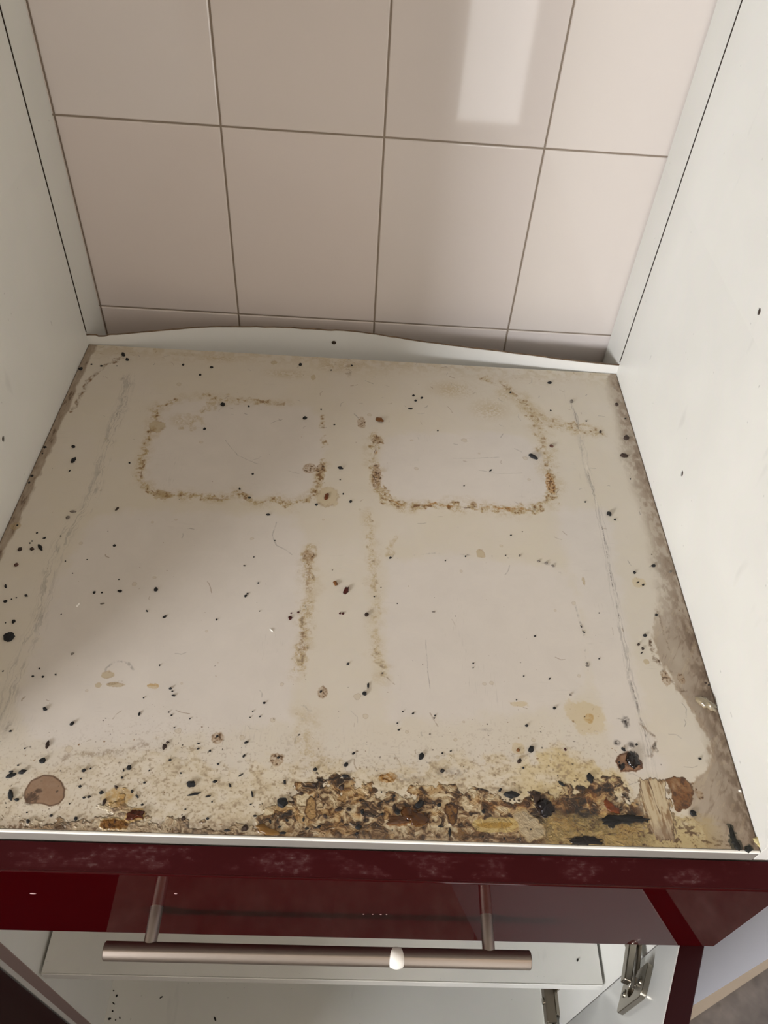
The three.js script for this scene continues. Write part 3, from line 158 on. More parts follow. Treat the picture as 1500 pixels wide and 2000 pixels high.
// ------------------------------------------------------------------ shelf laminate: colour, relief and gloss of the dirt
function shelfMaps() {
  const w = 2048, h = 1848, px = w / SW, N = w * h;
  const C = [new Float32Array(N), new Float32Array(N), new Float32Array(N)], Ht = new Float32Array(N), Ro = new Float32Array(N);
  const hex = (c) => [(c >> 16 & 255) / 255, (c >> 8 & 255) / 255, (c & 255) / 255];
  const put = (i, c, a) => { C[0][i] += (c[0] - C[0][i]) * a; C[1][i] += (c[1] - C[1][i]) * a; C[2][i] += (c[2] - C[2][i]) * a; };
  const each = (x0, x1, z0, z1, fn) => { const a = Math.max(0, Math.floor(x0 * px)), b = Math.min(w - 1, Math.ceil(x1 * px)), c = Math.max(0, Math.floor(z0 * px)), d = Math.min(h - 1, Math.ceil(z1 * px)); for (let j = c; j <= d; j++) for (let i = a; i <= b; i++) fn(j * w + i, (i + 0.5) / px, (j + 0.5) / px); };
  const inPoly = (P, x, z) => { let s = false; for (let i = 0, j = P.length - 1; i < P.length; j = i++) if ((P[i][1] > z) !== (P[j][1] > z) && x < (P[j][0] - P[i][0]) * (z - P[i][1]) / (P[j][1] - P[i][1]) + P[i][0]) s = !s; return s; };
  const segD = (P, x, z, closed) => { let best = 1e9, at = 0, len = 0, side = 0; for (let i = 0; i < P.length - (closed ? 0 : 1); i++) { const a = P[i], b = P[(i + 1) % P.length], dx = b[0] - a[0], dz = b[1] - a[1], L = Math.hypot(dx, dz); const t = clamp(((x - a[0]) * dx + (z - a[1]) * dz) / (L * L)); const ex = x - a[0] - t * dx, ez = z - a[1] - t * dz, d = Math.hypot(ex, ez); if (d < best) { best = d; at = len + t * L; side = (dx * ez - dz * ex) / L; } len += L; } return [best, at, len, side]; };
  const sdf = (P, x, z) => (inPoly(P, x, z) ? 1 : -1) * segD(P, x, z, true)[0];       // positive inside
  const edgeAt = (P, k, q) => { for (let i = 0; i < P.length - 1; i++) { const a = P[i], b = P[i + 1]; if (q >= a[k] && q <= b[k]) return a[1 - k] + (b[1 - k] - a[1 - k]) * (q - a[k]) / (b[k] - a[k] || 1); } return q < P[0][k] ? P[0][1 - k] : P[P.length - 1][1 - k]; };
  const base = hex(0xc6beb4), film = hex(0xc2b8a3), brown = hex(0x6b4a2a), dbrown = hex(0x38210f), amber = hex(0x8a5616), tan = hex(0xa08a62), cream = hex(0xc9b893), yellow = hex(0xb59a56), soot = hex(0x2a2421), grime = hex(0x7d6b58), grey = hex(0x807a72), rust = hex(0x7a4318), white = hex(0xd2cabd);
  // 1 base laminate, with a greasy film wherever the appliance's feet plates did not cover it
  each(0, SW, 0, SD, (i, x, z) => {
    const k = 0.985 + 0.03 * fbm(x / 14, z / 14, 1, 3); C[0][i] = base[0] * k; C[1][i] = base[1] * k; C[2][i] = base[2] * k; Ro[i] = 0.46;
    let s = -99; for (const n in CP) s = Math.max(s, segBox(CP[n], x, z));
    const n = fbm(x / 9, z / 9, 5, 4) - 0.5, out = sst(3, -9, s + n * 14);
    put(i, film, 0.5 * out * (0.55 + 0.9 * fbm(x / 30, z / 30, 8, 3)));
    // hair-fine scratches and dust streaks
    const st = vn(x / 0.5, z / 7, 40) * vn(x / 25, z / 40, 41); if (st > 0.72) put(i, grey, 0.3 * (st - 0.72) * 3);
    const st2 = vn(x / 9, z / 0.45, 42) * vn(x / 40, z / 25, 43); if (st2 > 0.74) put(i, grey, 0.25 * (st2 - 0.74) * 3);
  });
  function segBox(P, x, z) { let b = P.bb; if (!b) { b = P.bb = [1e9, -1e9, 1e9, -1e9]; for (const p of P) { b[0] = Math.min(b[0], p[0]); b[1] = Math.max(b[1], p[0]); b[2] = Math.min(b[2], p[1]); b[3] = Math.max(b[3], p[1]); } } if (x < b[0] - 20 || x > b[1] + 20 || z < b[2] - 20 || z > b[3] + 20) return -99; return sdf(P, x, z); }
  // 2 rear rim: yellowed, scratchy
  each(0, SW, 0, 70, (i, x, z) => { const lim = 26 + 22 * fbm(x / 40, 3, 12, 2); const n = fbm(x / 5, z / 5, 14, 4); const a = sst(lim, lim * 0.2, z + (n - 0.5) * 40); put(i, tan, 0.34 * a * sst(0.3, 0.75, n));
    const s = ridge(x / 7 + z / 30, z / 4, 19, 2); if (s > 0.9 && n > 0.48) put(i, brown, 0.4 * a * (s - 0.9) * 10); });
  // 3 grime along both side panels
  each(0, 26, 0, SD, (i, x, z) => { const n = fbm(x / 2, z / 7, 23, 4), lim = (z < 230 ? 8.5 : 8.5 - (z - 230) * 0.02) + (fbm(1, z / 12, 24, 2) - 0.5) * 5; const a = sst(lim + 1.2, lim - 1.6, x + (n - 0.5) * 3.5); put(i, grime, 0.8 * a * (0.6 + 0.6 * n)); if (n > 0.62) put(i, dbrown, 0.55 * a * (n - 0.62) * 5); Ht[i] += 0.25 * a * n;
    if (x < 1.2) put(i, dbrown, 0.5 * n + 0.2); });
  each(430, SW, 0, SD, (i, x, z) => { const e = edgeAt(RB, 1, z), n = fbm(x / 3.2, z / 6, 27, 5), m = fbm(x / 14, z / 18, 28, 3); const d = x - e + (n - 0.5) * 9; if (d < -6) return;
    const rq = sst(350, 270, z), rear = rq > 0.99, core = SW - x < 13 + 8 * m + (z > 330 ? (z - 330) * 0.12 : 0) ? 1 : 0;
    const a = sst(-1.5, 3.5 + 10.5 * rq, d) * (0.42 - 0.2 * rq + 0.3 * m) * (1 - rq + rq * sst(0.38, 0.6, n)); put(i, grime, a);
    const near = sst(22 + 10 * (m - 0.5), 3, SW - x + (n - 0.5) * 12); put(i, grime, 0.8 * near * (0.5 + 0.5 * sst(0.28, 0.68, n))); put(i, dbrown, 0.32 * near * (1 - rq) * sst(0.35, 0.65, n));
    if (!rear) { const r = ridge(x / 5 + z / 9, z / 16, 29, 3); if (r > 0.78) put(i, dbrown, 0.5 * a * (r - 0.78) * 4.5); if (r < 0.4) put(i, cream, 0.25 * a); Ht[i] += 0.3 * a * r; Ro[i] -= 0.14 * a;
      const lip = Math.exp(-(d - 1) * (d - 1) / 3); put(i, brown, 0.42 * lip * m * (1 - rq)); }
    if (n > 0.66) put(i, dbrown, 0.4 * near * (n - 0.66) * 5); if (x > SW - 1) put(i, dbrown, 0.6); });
  // 4 stains drawn as broken lines
  function stroke(P, wd, col, al, o = {}) { let x0 = 1e9, x1 = -1e9, z0 = 1e9, z1 = -1e9; for (const p of P) { x0 = Math.min(x0, p[0]); x1 = Math.max(x1, p[0]); z0 = Math.min(z0, p[1]); z1 = Math.max(z1, p[1]); } const m = wd * 2.2, S = o.s || 60, f = o.f || 3;
    each(x0 - m, x1 + m, z0 - m, z1 + m, (i, x, z) => { const wx = x + (fbm(x / f / 2, z / f / 2, S, 3) - 0.5) * wd * (o.warp ?? 2.2), wz = z + (fbm(x / f / 2, z / f / 2, S + 5, 3) - 0.5) * wd * (o.warp ?? 2.2); const [d, t, L, side] = segD(P, wx, wz); if (d > wd * 1.5) return;
      const n = fbm(x / f, z / f, S + 9, 4), gap = sst(o.gap ?? 0.38, (o.gap ?? 0.38) + 0.16, fbm(t / (o.len || 18), 0.5, S + 13, 3)); let a = sst(wd, wd * (o.soft ?? 0.2), d) * gap * sst(o.n0 ?? 0.30, o.n1 ?? 0.68, 0.7 * n + 0.3 * vn(x / 0.8, z / 0.8, S + 21));
      if (o.streak) { const q = ridge(side / (o.sw || 1.2) + 40, t / 22, S + 3, 2); a *= sst(0.62, 0.92, q); }
      put(i, col, al * a); Ht[i] += (o.h || 0) * a; if (o.dark) { const k = sst(0.6, 0.75, n); put(i, o.dark, al * a * k); } }); }
  for (const [k, wd, al] of [['rearL2', 11, 0.3], ['rearL', 10, 0.25], ['rearR', 13, 0.34], ['rearR2', 15, 0.34], ['rearR3', 16, 0.34], ['chanL', 13, 0.34], ['chanR', 10, 0.3], ['chanL2', 14, 0.2]]) stroke(ST[k], wd, tan, al, { gap: 0.12, len: 26, soft: 0, warp: 1.4, f: 5, n0: 0.3, n1: 0.72, s: 55 + wd });
  stroke(ST.rearL, 5, tan, 0.75, { gap: 0.34, dark: brown }); stroke(ST.rearL2, 4.2, tan, 0.95, { gap: 0.3, len: 12, dark: brown, h: 0.12 }); stroke(ST.rearL2, 1.3, brown, 0.7, { gap: 0.48, s: 71, warp: 4 });
  stroke(ST.rearL3, 3.4, tan, 0.8, { gap: 0.42, len: 6, dark: brown }); stroke(ST.blotL, 9, tan, 0.55, { gap: 0.2 });
  stroke(ST.rearR, 6.2, tan, 0.95, { gap: 0.28, len: 14, dark: brown, h: 0.15 }); stroke(ST.rearR, 2, amber, 0.7, { gap: 0.46, s: 81, warp: 4 }); stroke(ST.rearR, 1, dbrown, 0.6, { gap: 0.52, s: 84, warp: 6 });
  stroke(ST.rearR2, 7, tan, 0.7, { gap: 0.3, dark: brown, s: 90 }); stroke(ST.rearR2, 1.5, brown, 0.6, { gap: 0.5, s: 92, warp: 6 }); stroke(ST.rearR3, 9, tan, 0.6, { gap: 0.2, s: 94, dark: brown });
  stroke(ST.chanL, 6.6, tan, 0.75, { gap: 0.18, dark: grime, s: 100, h: 0.12, n0: 0.3 }); stroke(ST.chanL, 3, brown, 0.4, { gap: 0.4, s: 104, f: 1.6 }); stroke(ST.chanL2, 7, tan, 0.4, { gap: 0.36, s: 106, f: 2 }); stroke(ST.chanL2, 2, grey, 0.5, { gap: 0.5, s: 108, warp: 6 });
  stroke(ST.chanR, 4, tan, 0.7, { gap: 0.26, dark: grime, s: 110, len: 8 }); stroke(ST.chanR, 7, film, 0.6, { gap: 0.2, s: 111 }); stroke(ST.leaf, 3.4, tan, 0.55, { gap: 0.1, s: 112 }); stroke(ST.frontArc, 1.2, grey, 0.5, { gap: 0.55, len: 5, s: 114 });
  stroke(ST.hairL, 0.8, grey, 0.55, { gap: 0.2, s: 116, warp: 1, n0: 0.1 }); for (const k of ['crackL', 'crackR', 'crackR2', 'scratchM']) stroke(ST[k], 0.5, grey, 0.6, { gap: 0.3, s: 118, warp: 2, n0: 0.1 });
  stroke(ST.scuffL, 9, grey, 0.42, { gap: 0.05, streak: 1, sw: 1.5, s: 120, warp: 0.5, n0: 0.1, n1: 0.5 }); stroke(ST.scuffL, 6, soot, 0.35, { gap: 0.5, streak: 1, sw: 1.1, s: 124, warp: 0.7, len: 30 });
  stroke(ST.scuffR, 4.5, grey, 0.5, { gap: 0.2, streak: 1, sw: 1.0, s: 130, warp: 0.4, n0: 0.1, n1: 0.5 }); stroke(ST.scuffR, 0.8, soot, 0.5, { gap: 0.5, s: 134, warp: 1.5, len: 24 }); stroke(ST.scuffR, 1.0, white, 0.7, { gap: 0.5, s: 136, warp: 1 });
  stroke(ST.scuffR2, 3, grime, 0.6, { gap: 0.3, s: 138, warp: 4, dark: soot }); stroke(ST.dragR, 1, grime, 0.7, { gap: 0.2, s: 140 }); stroke(ST.dragR2, 3, grime, 0.8, { gap: 0.25, s: 142, dark: dbrown }); stroke(ST.curlL, 3, grime, 0.75, { gap: 0.2, s: 144, dark: brown, h: 0.2 });
  stroke(ST.rearMid, 5, grime, 0.5, { gap: 0.25, s: 146 }); stroke(ST.barL, 2, grime, 0.75, { gap: 0.1, s: 148 }); stroke(ST.arcL, 1.2, grey, 0.5, { gap: 0.3, s: 150 }); stroke(ST.frontL, 2.6, grime, 0.6, { gap: 0.2, s: 152 });
  // short scratches and scuffs
  for (let q = 0; q < 420; q++) { let x = rnd() * SW, z = rnd() * SD; const p = rnd(), den = z < 120 && x > 150 && x < 460 ? 0.85 : z < 60 ? 0.7 : x > 470 && z > 200 && z < 440 ? 0.6 : z > 395 && z < 465 ? 0.6 : 0.16; if (p > den) continue;
    const L = 1.5 + 7 * rnd() * rnd(), a = rnd() * 6.28, b = a + (rnd() - 0.5) * 1.6, P = [[x, z], [x + L * Math.cos(a), z + L * Math.sin(a)], [x + L * Math.cos(a) + L * 0.7 * Math.cos(b), z + L * Math.sin(a) + L * 0.7 * Math.sin(b)]]; stroke(P, 0.32 + 0.5 * rnd(), rnd() < 0.55 ? grey : grime, 0.3 + 0.45 * rnd(), { gap: 0.2, len: 4, s: 900 + q * 3, warp: 1.2, n0: 0.1, n1: 0.5, f: 1.6 }); }
  // faint dried drop marks
  for (let q = 0; q < 46; q++) { const x = 20 + rnd() * 500, z = rnd() < 0.5 ? 380 + rnd() * 90 : 20 + rnd() * 340, r = 1 + 2.6 * rnd() * rnd(), S = 1500 + q * 5; each(x - r * 2, x + r * 2, z - r * 2, z + r * 2, (i, X, Z) => { const n = fbm(X / 2, Z / 2, S, 3), d = Math.hypot(X - x, Z - z) / r + (n - 0.5) * 0.8; put(i, tan, 0.22 * sst(1.05, 0.85, d)); put(i, grime, 0.3 * Math.exp(-((d - 0.95) ** 2) / 0.012)); }); }
  // 5 front edge: beige spatter, then the baked-on brown crust
  const ramp = [[0, 0xc0b294], [0.28, 0xa08c6a], [0.42, 0x7b6040], [0.54, 0x543a22], [0.66, 0x352213], [0.84, 0x160d08]].map(([t, c]) => [t, hex(c)]);
  const pal = (t) => { t = clamp(t, 0, 0.84); for (let k = 0; k < ramp.length - 1; k++) if (t <= ramp[k + 1][0]) { const u = (t - ramp[k][0]) / (ramp[k + 1][0] - ramp[k][0]); return ramp[k][1].map((c, q) => c + (ramp[k + 1][1][q] - c) * u); } return ramp[5][1]; };
  each(0, 505, 395, SD, (i, x, z) => {
    const fe = edgeAt(FB, 0, x), ce = edgeAt(CB, 0, x); const n = fbm(x / 7, z / 6, 200, 5), m = fbm(x / 24, z / 15, 205, 3), f = fbm(x / 1.4, z / 1.3, 210, 3);
    const d = z - fe + (n - 0.5) * 30 + (m - 0.5) * 12, mid = sst(90, 300, x) * 0.6 + 0.4;
    const a = sst(-3, 9, d) * sst(505, 478, x + (n - 0.5) * 20), mo = fbm(x / 7 + 3 * n, z / 4.4 + 3 * m, 207, 6);
    put(i, cream, 0.30 * a * mid); put(i, tan, a * 0.42 * mid * sst(0.36, 0.68, 0.65 * mo + 0.35 * f)); put(i, grime, a * 0.42 * mid * sst(0.54, 0.72, 0.6 * mo + 0.4 * f)); put(i, white, a * 0.25 * sst(0.42, 0.3, mo));
    if (x > 395) put(i, yellow, 0.34 * a * sst(0.4, 0.6, m) * sst(395, 425, x)); Ro[i] -= 0.12 * a; Ht[i] += 0.12 * a * mo;
    // brownish haze of fine grit, finest grain only
    const g = sst(fe - 40, fe + 20, z); put(i, grime, 0.4 * g * sst(0.6, 0.78, f)); 
    const dc = z - ce + (n - 0.5) * 26 + (m - 0.5) * 16 + (f - 0.5) * 3; const c = sst(-0.7, 1.2, dc) * sst(497, 484, x + (n - 0.5) * 10);
    if (c > 0) {
      const wx = x + 9 * (fbm(x / 6, z / 6, 231, 3) - 0.5), wz = z + 7 * (fbm(x / 6, z / 6, 236, 3) - 0.5); const big = fbm(wx / 13, wz / 8, 225, 3), v = fbm(wx / 4.6, wz / 3.4, 222, 5), fine = fbm(wx / 1.5, wz / 1.2, 230, 3), east = sst(330, 430, x), west = sst(250, 200, x);
      let t = 0.45 + 1.5 * (v - 0.5) + 0.75 * (big - 0.5) + 0.7 * (fine - 0.5) + 0.12 * east - 0.10 * west; const edge = Math.exp(-dc / 2.2); t += 0.10 * edge;
      put(i, pal(t + 0.05 * east), c * (0.92 - 0.35 * west)); const am = fbm(wx / 10, wz / 6, 243, 3); put(i, amber, c * 0.28 * sst(0.54, 0.68, am) * (1 - 0.5 * west)); put(i, rust, c * 0.25 * east * sst(0.5, 0.66, fbm(wx / 9, wz / 7, 247, 3)));
      const vein = ridge(wx / 5.2, wz / 4.0, 250, 2), vein2 = ridge(wx / 2.3, wz / 1.9, 254, 2); const vv = Math.max(sst(0.90, 0.98, vein), 0.8 * sst(0.9, 0.98, vein2)) * sst(0.40, 0.58, fine + 0.1); put(i, hex(0xcbb894), c * 0.72 * vv);
      if (t < 0.24 && x > 400) put(i, yellow, 0.5 * c * sst(0.24, 0.1, t));
      Ht[i] += c * (0.25 + 1.1 * v * fine + 0.45 * vv + 0.4 * big); Ro[i] = Ro[i] * (1 - c) + c * clamp(0.16 + 0.5 * fine); }
  });
  // whole front lip: sticky dark line, yellow smear towards the right corner
  each(0, SW, 470, SD, (i, x, z) => { const n = fbm(x / 6, z / 3, 260, 4), f = fbm(x / 1.6, z / 1.3, 262, 3), e = SD - z; const a = sst(9 + 8 * n, 0.5, e + (n - 0.5) * 14); put(i, grime, 0.5 * a * (0.3 + n)); put(i, dbrown, 0.7 * a * sst(0.52, 0.66, 0.55 * n + 0.45 * f)); Ro[i] -= 0.1 * a;
    if (x > 415) { const y = sst(25, 15, e + (n - 0.5) * 16) * sst(415, 428, x) * sst(SW - 14, SW - 44, x); put(i, hex(0xa08a50), 0.62 * y); put(i, tan, 0.4 * y * sst(0.5, 0.64, f)); const r = ridge(x / 9 + 2 * n, z / 5 + 2 * f, 266, 2); if (r > 0.9) put(i, dbrown, 0.8 * y * (r - 0.9) * 10); put(i, dbrown, 0.7 * y * sst(0.6, 0.7, n * 0.6 + f * 0.4)); Ro[i] -= 0.16 * y; } });
  // stains under and around the thick residue
  function polyStain(P, col, al, o = {}) { let x0 = 1e9, x1 = -1e9, z0 = 1e9, z1 = -1e9; for (const p of P) { x0 = Math.min(x0, p[0]); x1 = Math.max(x1, p[0]); z0 = Math.min(z0, p[1]); z1 = Math.max(z1, p[1]); } const S = o.s || 700, rg = o.rag ?? 3, gr = o.grow ?? 0;
    each(x0 - 6, x1 + 6, z0 - 6, z1 + 6, (i, x, z) => { const n = fbm(x / 4, z / 4, S, 4), f = fbm(x / 1.5, z / 1.5, S + 4, 3), d = sdf(P, x, z) + gr + (n - 0.5) * rg * 2; const a = sst(-0.35, 0.5, d); if (a <= 0) return; put(i, col, al * a * (o.mott ? 1 - o.mott + o.mott * 2 * n : 1)); if (o.dark) put(i, o.dark, al * a * sst(0.5, 0.7, f * 0.5 + n * 0.5)); if (o.rim) put(i, o.rim, 0.75 * Math.exp(-((d - 0.35) ** 2) / (o.rw || 0.3))); if (o.halo) put(i, cream, 0); Ht[i] += (o.h || 0) * a * (0.6 + 0.8 * f); Ro[i] = Ro[i] * (1 - a) + a * (o.ro ?? 0.3); }); }
  polyStain(RES.disc, hex(0x987c64), 0.8, { rag: 0.5, rim: hex(0x3f2b1e), rw: 0.16, mott: 0.25, ro: 0.28, s: 701 });
  for (const [x, z, r] of DS) each(x - r * 2, x + r * 2, z - r * 2, z + r * 2, (i, X, Z) => put(i, soot, 0.75 * sst(1.1, 0.4, Math.hypot(X - x, Z - z) / r + (fbm(X, Z, 88, 3) - 0.5) * 1.2)));
  polyStain(RES.amber_patch, hex(0x6a4315), 0.9, { rag: 2.6, dark: dbrown, rim: cream, rw: 0.5, h: 0.5, s: 702, ro: 0.22 }); polyStain(RES.amber_lump, hex(0xb99a66), 0.9, { grow: 1.2, rag: 0.6, s: 703 });
  polyStain(RES.tan_lump, hex(0x775a30), 0.85, { rag: 2, dark: brown, h: 0.5, s: 704 }); polyStain(RES.brown_drop, hex(0x8a6a3e), 0.8, { grow: 1.4, rag: 1.4, rim: dbrown, h: 0.3, s: 705 });
  polyStain(RES.amber_plate, hex(0x8d6035), 0.9, { grow: 0.6, rag: 1.5, dark: brown, s: 706 }); polyStain(RES.amber_mass, hex(0x6e4718), 0.9, { grow: 1, rag: 2.2, dark: dbrown, h: 0.5, s: 707, ro: 0.2 }); polyStain(RES.olive_drop, hex(0x66441f), 0.9, { rag: 1.6, dark: dbrown, rim: dbrown, h: 0.5, s: 708, ro: 0.2 });
  polyStain(RES.pale_smear, hex(0xa8997c), 0.85, { rag: 2.2, rim: tan, s: 709, ro: 0.42 }); polyStain(RES.yellow_pill, hex(0xb09a62), 0.8, { grow: 1.4, rag: 1.6, s: 710, ro: 0.25 }); polyStain(RES.yellow_pill, hex(0x8f6f30), 0.85, { grow: -1.6, rag: 1, s: 711, ro: 0.18, mott: 0.2 });
  polyStain(RES.black_slab, hex(0x16130c), 0.95, { grow: 0.6, rag: 3, s: 712, h: 0.6, ro: 0.45 }); polyStain(RES.black_ridge, hex(0x1a120b), 0.9, { grow: 0.3, rag: 3, s: 713, h: 0.5 });
  polyStain(RES.burnt_ring, hex(0x835c3e), 0.9, { rag: 1.6, rim: hex(0x4a2c18), rw: 0.5, s: 714, h: 0.4, ro: 0.15, dark: hex(0x3a1d10) }); polyStain(RES.brown_patch, hex(0x6d451f), 0.92, { rag: 2.6, dark: hex(0x432812), mott: 0.45, rim: hex(0x4f3218), rw: 0.15, s: 715, h: 0.4, ro: 0.3 });
  polyStain(RES.green_drip, hex(0x2a2717), 0.8, { grow: 1, rag: 3, s: 716 }); polyStain(RES.green_knob, hex(0x1a1c0e), 0.85, { grow: 0.8, rag: 2, s: 717 }); polyStain(RES.violet_lump, hex(0x2e211a), 0.9, { grow: 1.2, rag: 2.6, s: 718, h: 0.5 }); polyStain(RES.burnt_core, hex(0x180d09), 0.95, { grow: 0.6, rag: 2.6, s: 719, h: 0.4, ro: 0.15 });
  // 6 spots
  const KIND = { tan: [tan, 0.5], mott: [tan, 0.5], yel: [hex(0xb9a680), 0.55], yel2: [hex(0xa37c3c), 0.6], brn: [hex(0x86694a), 0.62], amb: [amber, 0.75], grn: [hex(0x3a3520), 0.8], soot: [soot, 0.9], soot2: [hex(0x6a6058), 0.42], ring: [hex(0xb09c76), 0.5] };
  SP.forEach(([cx, cz, rx, rz, k], q) => { const [col, al] = KIND[k], S = 300 + q * 7, R0 = Math.min(rx, rz); each(cx - rx * 1.9, cx + rx * 1.9, cz - rz * 1.9, cz + rz * 1.9, (i, x, z) => { const n = fbm(x / (R0 * 0.7), z / (R0 * 0.7), S, 4), f = fbm(x / 1.5, z / 1.5, S + 3, 4); const r = Math.hypot((x - cx) / rx, (z - cz) / rz) + (n - 0.5) * 0.75 + (f - 0.5) * 0.35;
      const soft = k === 'grn' || k === 'soot2' || k === 'mott' || k === 'soot'; let a = sst(1.05, soft ? 0.1 : 0.82, r); if (soft) a *= k === 'soot' ? sst(0.26, 0.52, f * 0.6 + n * 0.4) : sst(0.34, 0.66, f * 0.6 + n * 0.4); else if (k === 'brn' || k === 'amb' || k === 'yel2') a *= 0.45 + 0.55 * sst(0.38, 0.6, f); put(i, col, al * a * (k === 'yel' ? 0.7 + 0.6 * n : 1));
      if (k === 'brn' || k === 'ring' || k === 'tan') put(i, brown, 0.25 * Math.exp(-((r - 0.92) ** 2) / 0.008) * sst(0.35, 0.6, n)); if (k === 'brn' || k === 'soot' || k === 'amb') put(i, k === 'soot' ? hex(0x120e0d) : dbrown, 0.75 * a * sst(0.58, 0.72, f)); if (k === 'yel') put(i, brown, 0.5 * a * sst(0.68, 0.78, f) * sst(0.5, 0.9, r)); if (k === 'amb') { Ro[i] -= 0.2 * a; Ht[i] += 0.2 * a; } }); });
  // 7 laminate torn away, raw fibre with grain below it
  { const P = WOOD; each(470, 530, 455, SD, (i, x, z) => { const n = fbm(x / 2, z / 3, 400, 3), s = sdf(P, x, z) + (n - 0.5) * 4.5 + (fbm(x / 1.1, z / 6, 418, 2) - 0.5) * 4; const a = sst(-0.2, 0.7, s); if (a <= 0) return; const u = x - (z - 470) * 0.06 + 0.5 * (n - 0.5), g = ridge(u / 3.1, z / 40, 405, 2), g2 = vn(u / 0.7, z / 12, 409); put(i, hex(0xb4a486), a); put(i, dbrown, 0.75 * a * sst(0.86, 0.97, g)); put(i, brown, 0.7 * a * sst(0.52, 0.66, fbm(u / 3, z / 9, 415, 3))); if (g2 > 0.7) put(i, hex(0x8d734f), 0.5 * a); const lo = sst(488, 500, z + (n - 0.5) * 14); put(i, grime, 0.6 * a * lo); Ht[i] = Ht[i] * (1 - a) + a * (0.2 + 0.35 * (1 - g)); Ro[i] = Ro[i] * (1 - a) + a * 0.7; if (s < 0.7) put(i, dbrown, 0.4); }); }
  // 8 loose grit, dark and brown, too fine to pick up one by one; it lies in drifts
  for (let q = 0; q < 9000; q++) { const x = rnd() * SW, z = SD * Math.pow(rnd(), 0.55), cl = fbm(x / 26, z / 18, 420, 3); const fe = edgeAt(FB, 0, x), near = sst(fe - 70, fe + 12, z); const keep = (0.03 + 0.5 * near * near) * sst(0.36, 0.62, cl) * (x > 490 ? 0.4 : 1); if (rnd() > keep) continue; const u = rnd(), r = 0.2 + 0.45 * u * u + (near > 0.6 ? 0.5 * u ** 8 : 0), pick = rnd(), col = pick < 0.5 ? hex(0x2c231b) : pick < 0.8 ? grime : brown, al = 0.35 + 0.55 * rnd(), an = rnd() * 3.14, ec = 0.35 + 0.6 * rnd();
    each(x - r * 1.2, x + r * 1.2, z - r * 1.2, z + r * 1.2, (i, X, Z) => { const dx = X - x, dz = Z - z, a = dx * Math.cos(an) + dz * Math.sin(an), v = -dx * Math.sin(an) + dz * Math.cos(an); const d = Math.hypot(a / r, v / (r * ec)) + (vn(X * 3, Z * 3, 77) - 0.5) * 0.6; put(i, col, al * sst(1.15, 0.6, d)); }); }
  let mx = 0; for (let i = 0; i < N; i++) mx = Math.max(mx, Ht[i]);
  const at = (x, y) => y * w + x;                                  // first data row is v = 0: the rear edge
  return { map: dataTex(w, h, (x, y) => { const i = at(x, y); return [C[0][i], C[1][i], C[2][i]]; }, true), bump: dataTex(w, h, (x, y) => { const k = Ht[at(x, y)] / mx; return [k, k, k]; }), rough: dataTex(w, h, (x, y) => { const k = Ro[at(x, y)]; return [k, k, k]; }), mx };
}
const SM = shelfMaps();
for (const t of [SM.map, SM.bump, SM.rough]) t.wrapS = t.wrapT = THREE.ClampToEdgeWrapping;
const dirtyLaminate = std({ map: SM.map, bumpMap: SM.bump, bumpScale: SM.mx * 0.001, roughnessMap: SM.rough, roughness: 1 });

// ------------------------------------------------------------------ the tall cabinet
const cab = thing('tall_cabinet', 'tall white kitchen cabinet with a filthy open niche over a red drawer front', 'cabinet');
const ev = new Evaluator(); ev.attributes = ['position', 'normal', 'uv'];
function sidePanel(s) {
  let b = new Brush(bx(s > 0 ? 0.282 : -0.2985, s > 0 ? 0.2985 : -0.282, -0.70, 1.22, -0.560, 0)); b.updateMatrixWorld();
  const cut = (g) => { const c = new Brush(g); c.updateMatrixWorld(); b = ev.evaluate(b, c, SUBTRACTION); };
  cut(bx(s > 0 ? 0.279 : -0.290, s > 0 ? 0.290 : -0.279, -0.71, 1.23, -0.5114, -0.5078));               // slot for the back board
  for (const [y, z] of [[0.0575, -0.2937], [0.2162, -0.2925], [0.375, -0.2925]]) cut(new THREE.CylinderGeometry(0.0026, 0.0026, 0.02, 20).rotateZ(Math.PI / 2).translate(s * 0.282, y + H, z));
  return boxUV(toCreasedNormals(b.geometry, 0.5));
}
for (const s of [-1, 1]) { const p = part('side_panel', sidePanel(s), melamine, cab); part('edge_band', bx(s > 0 ? 0.282 : -0.2985, s > 0 ? 0.2985 : -0.282, -0.70, 1.22, 0, 0.0008, 0.0003, 1), s > 0 ? edgeWhite : edgeShaded, p);
  const q = (a, b) => [Math.min(s * a, s * b), Math.max(s * a, s * b)]; for (const [y, z] of [[0.0575, -0.2937], [0.2162, -0.2925], [0.375, -0.2925]]) part('pin_hole_shade', new THREE.CylinderGeometry(0.0026, 0.0026, 0.006, 18).rotateZ(Math.PI / 2).translate(s * 0.2858, y + H, z), chipboard, p, 'dark plug for the shade inside a drilled shelf-pin hole');  // dark plugs fill the drilled holes, imitating the shade inside
  part('slot_core', join([bx(...q(0.2895, 0.2901), -0.70, 1.22, -0.5114, -0.5078), bx(...q(0.2824, 0.2900), 0.0125, 1.22, -0.5114, -0.5110), bx(...q(0.2824, 0.2900), 0.0125, 1.22, -0.5082, -0.5078)]), chipboard, p, 'raw dark chipboard inside the slot'); }
part('top_panel', bx(-0.282, 0.282, 1.203, 1.22, -0.50, 0), melamineGloss, cab);
const shelf = part('niche_shelf', bx(-0.2815, 0.2815, -0.018, -0.0007, -0.507, -0.0008), whitePlain, cab, 'white chipboard shelf caked with burnt grease and crumbs');
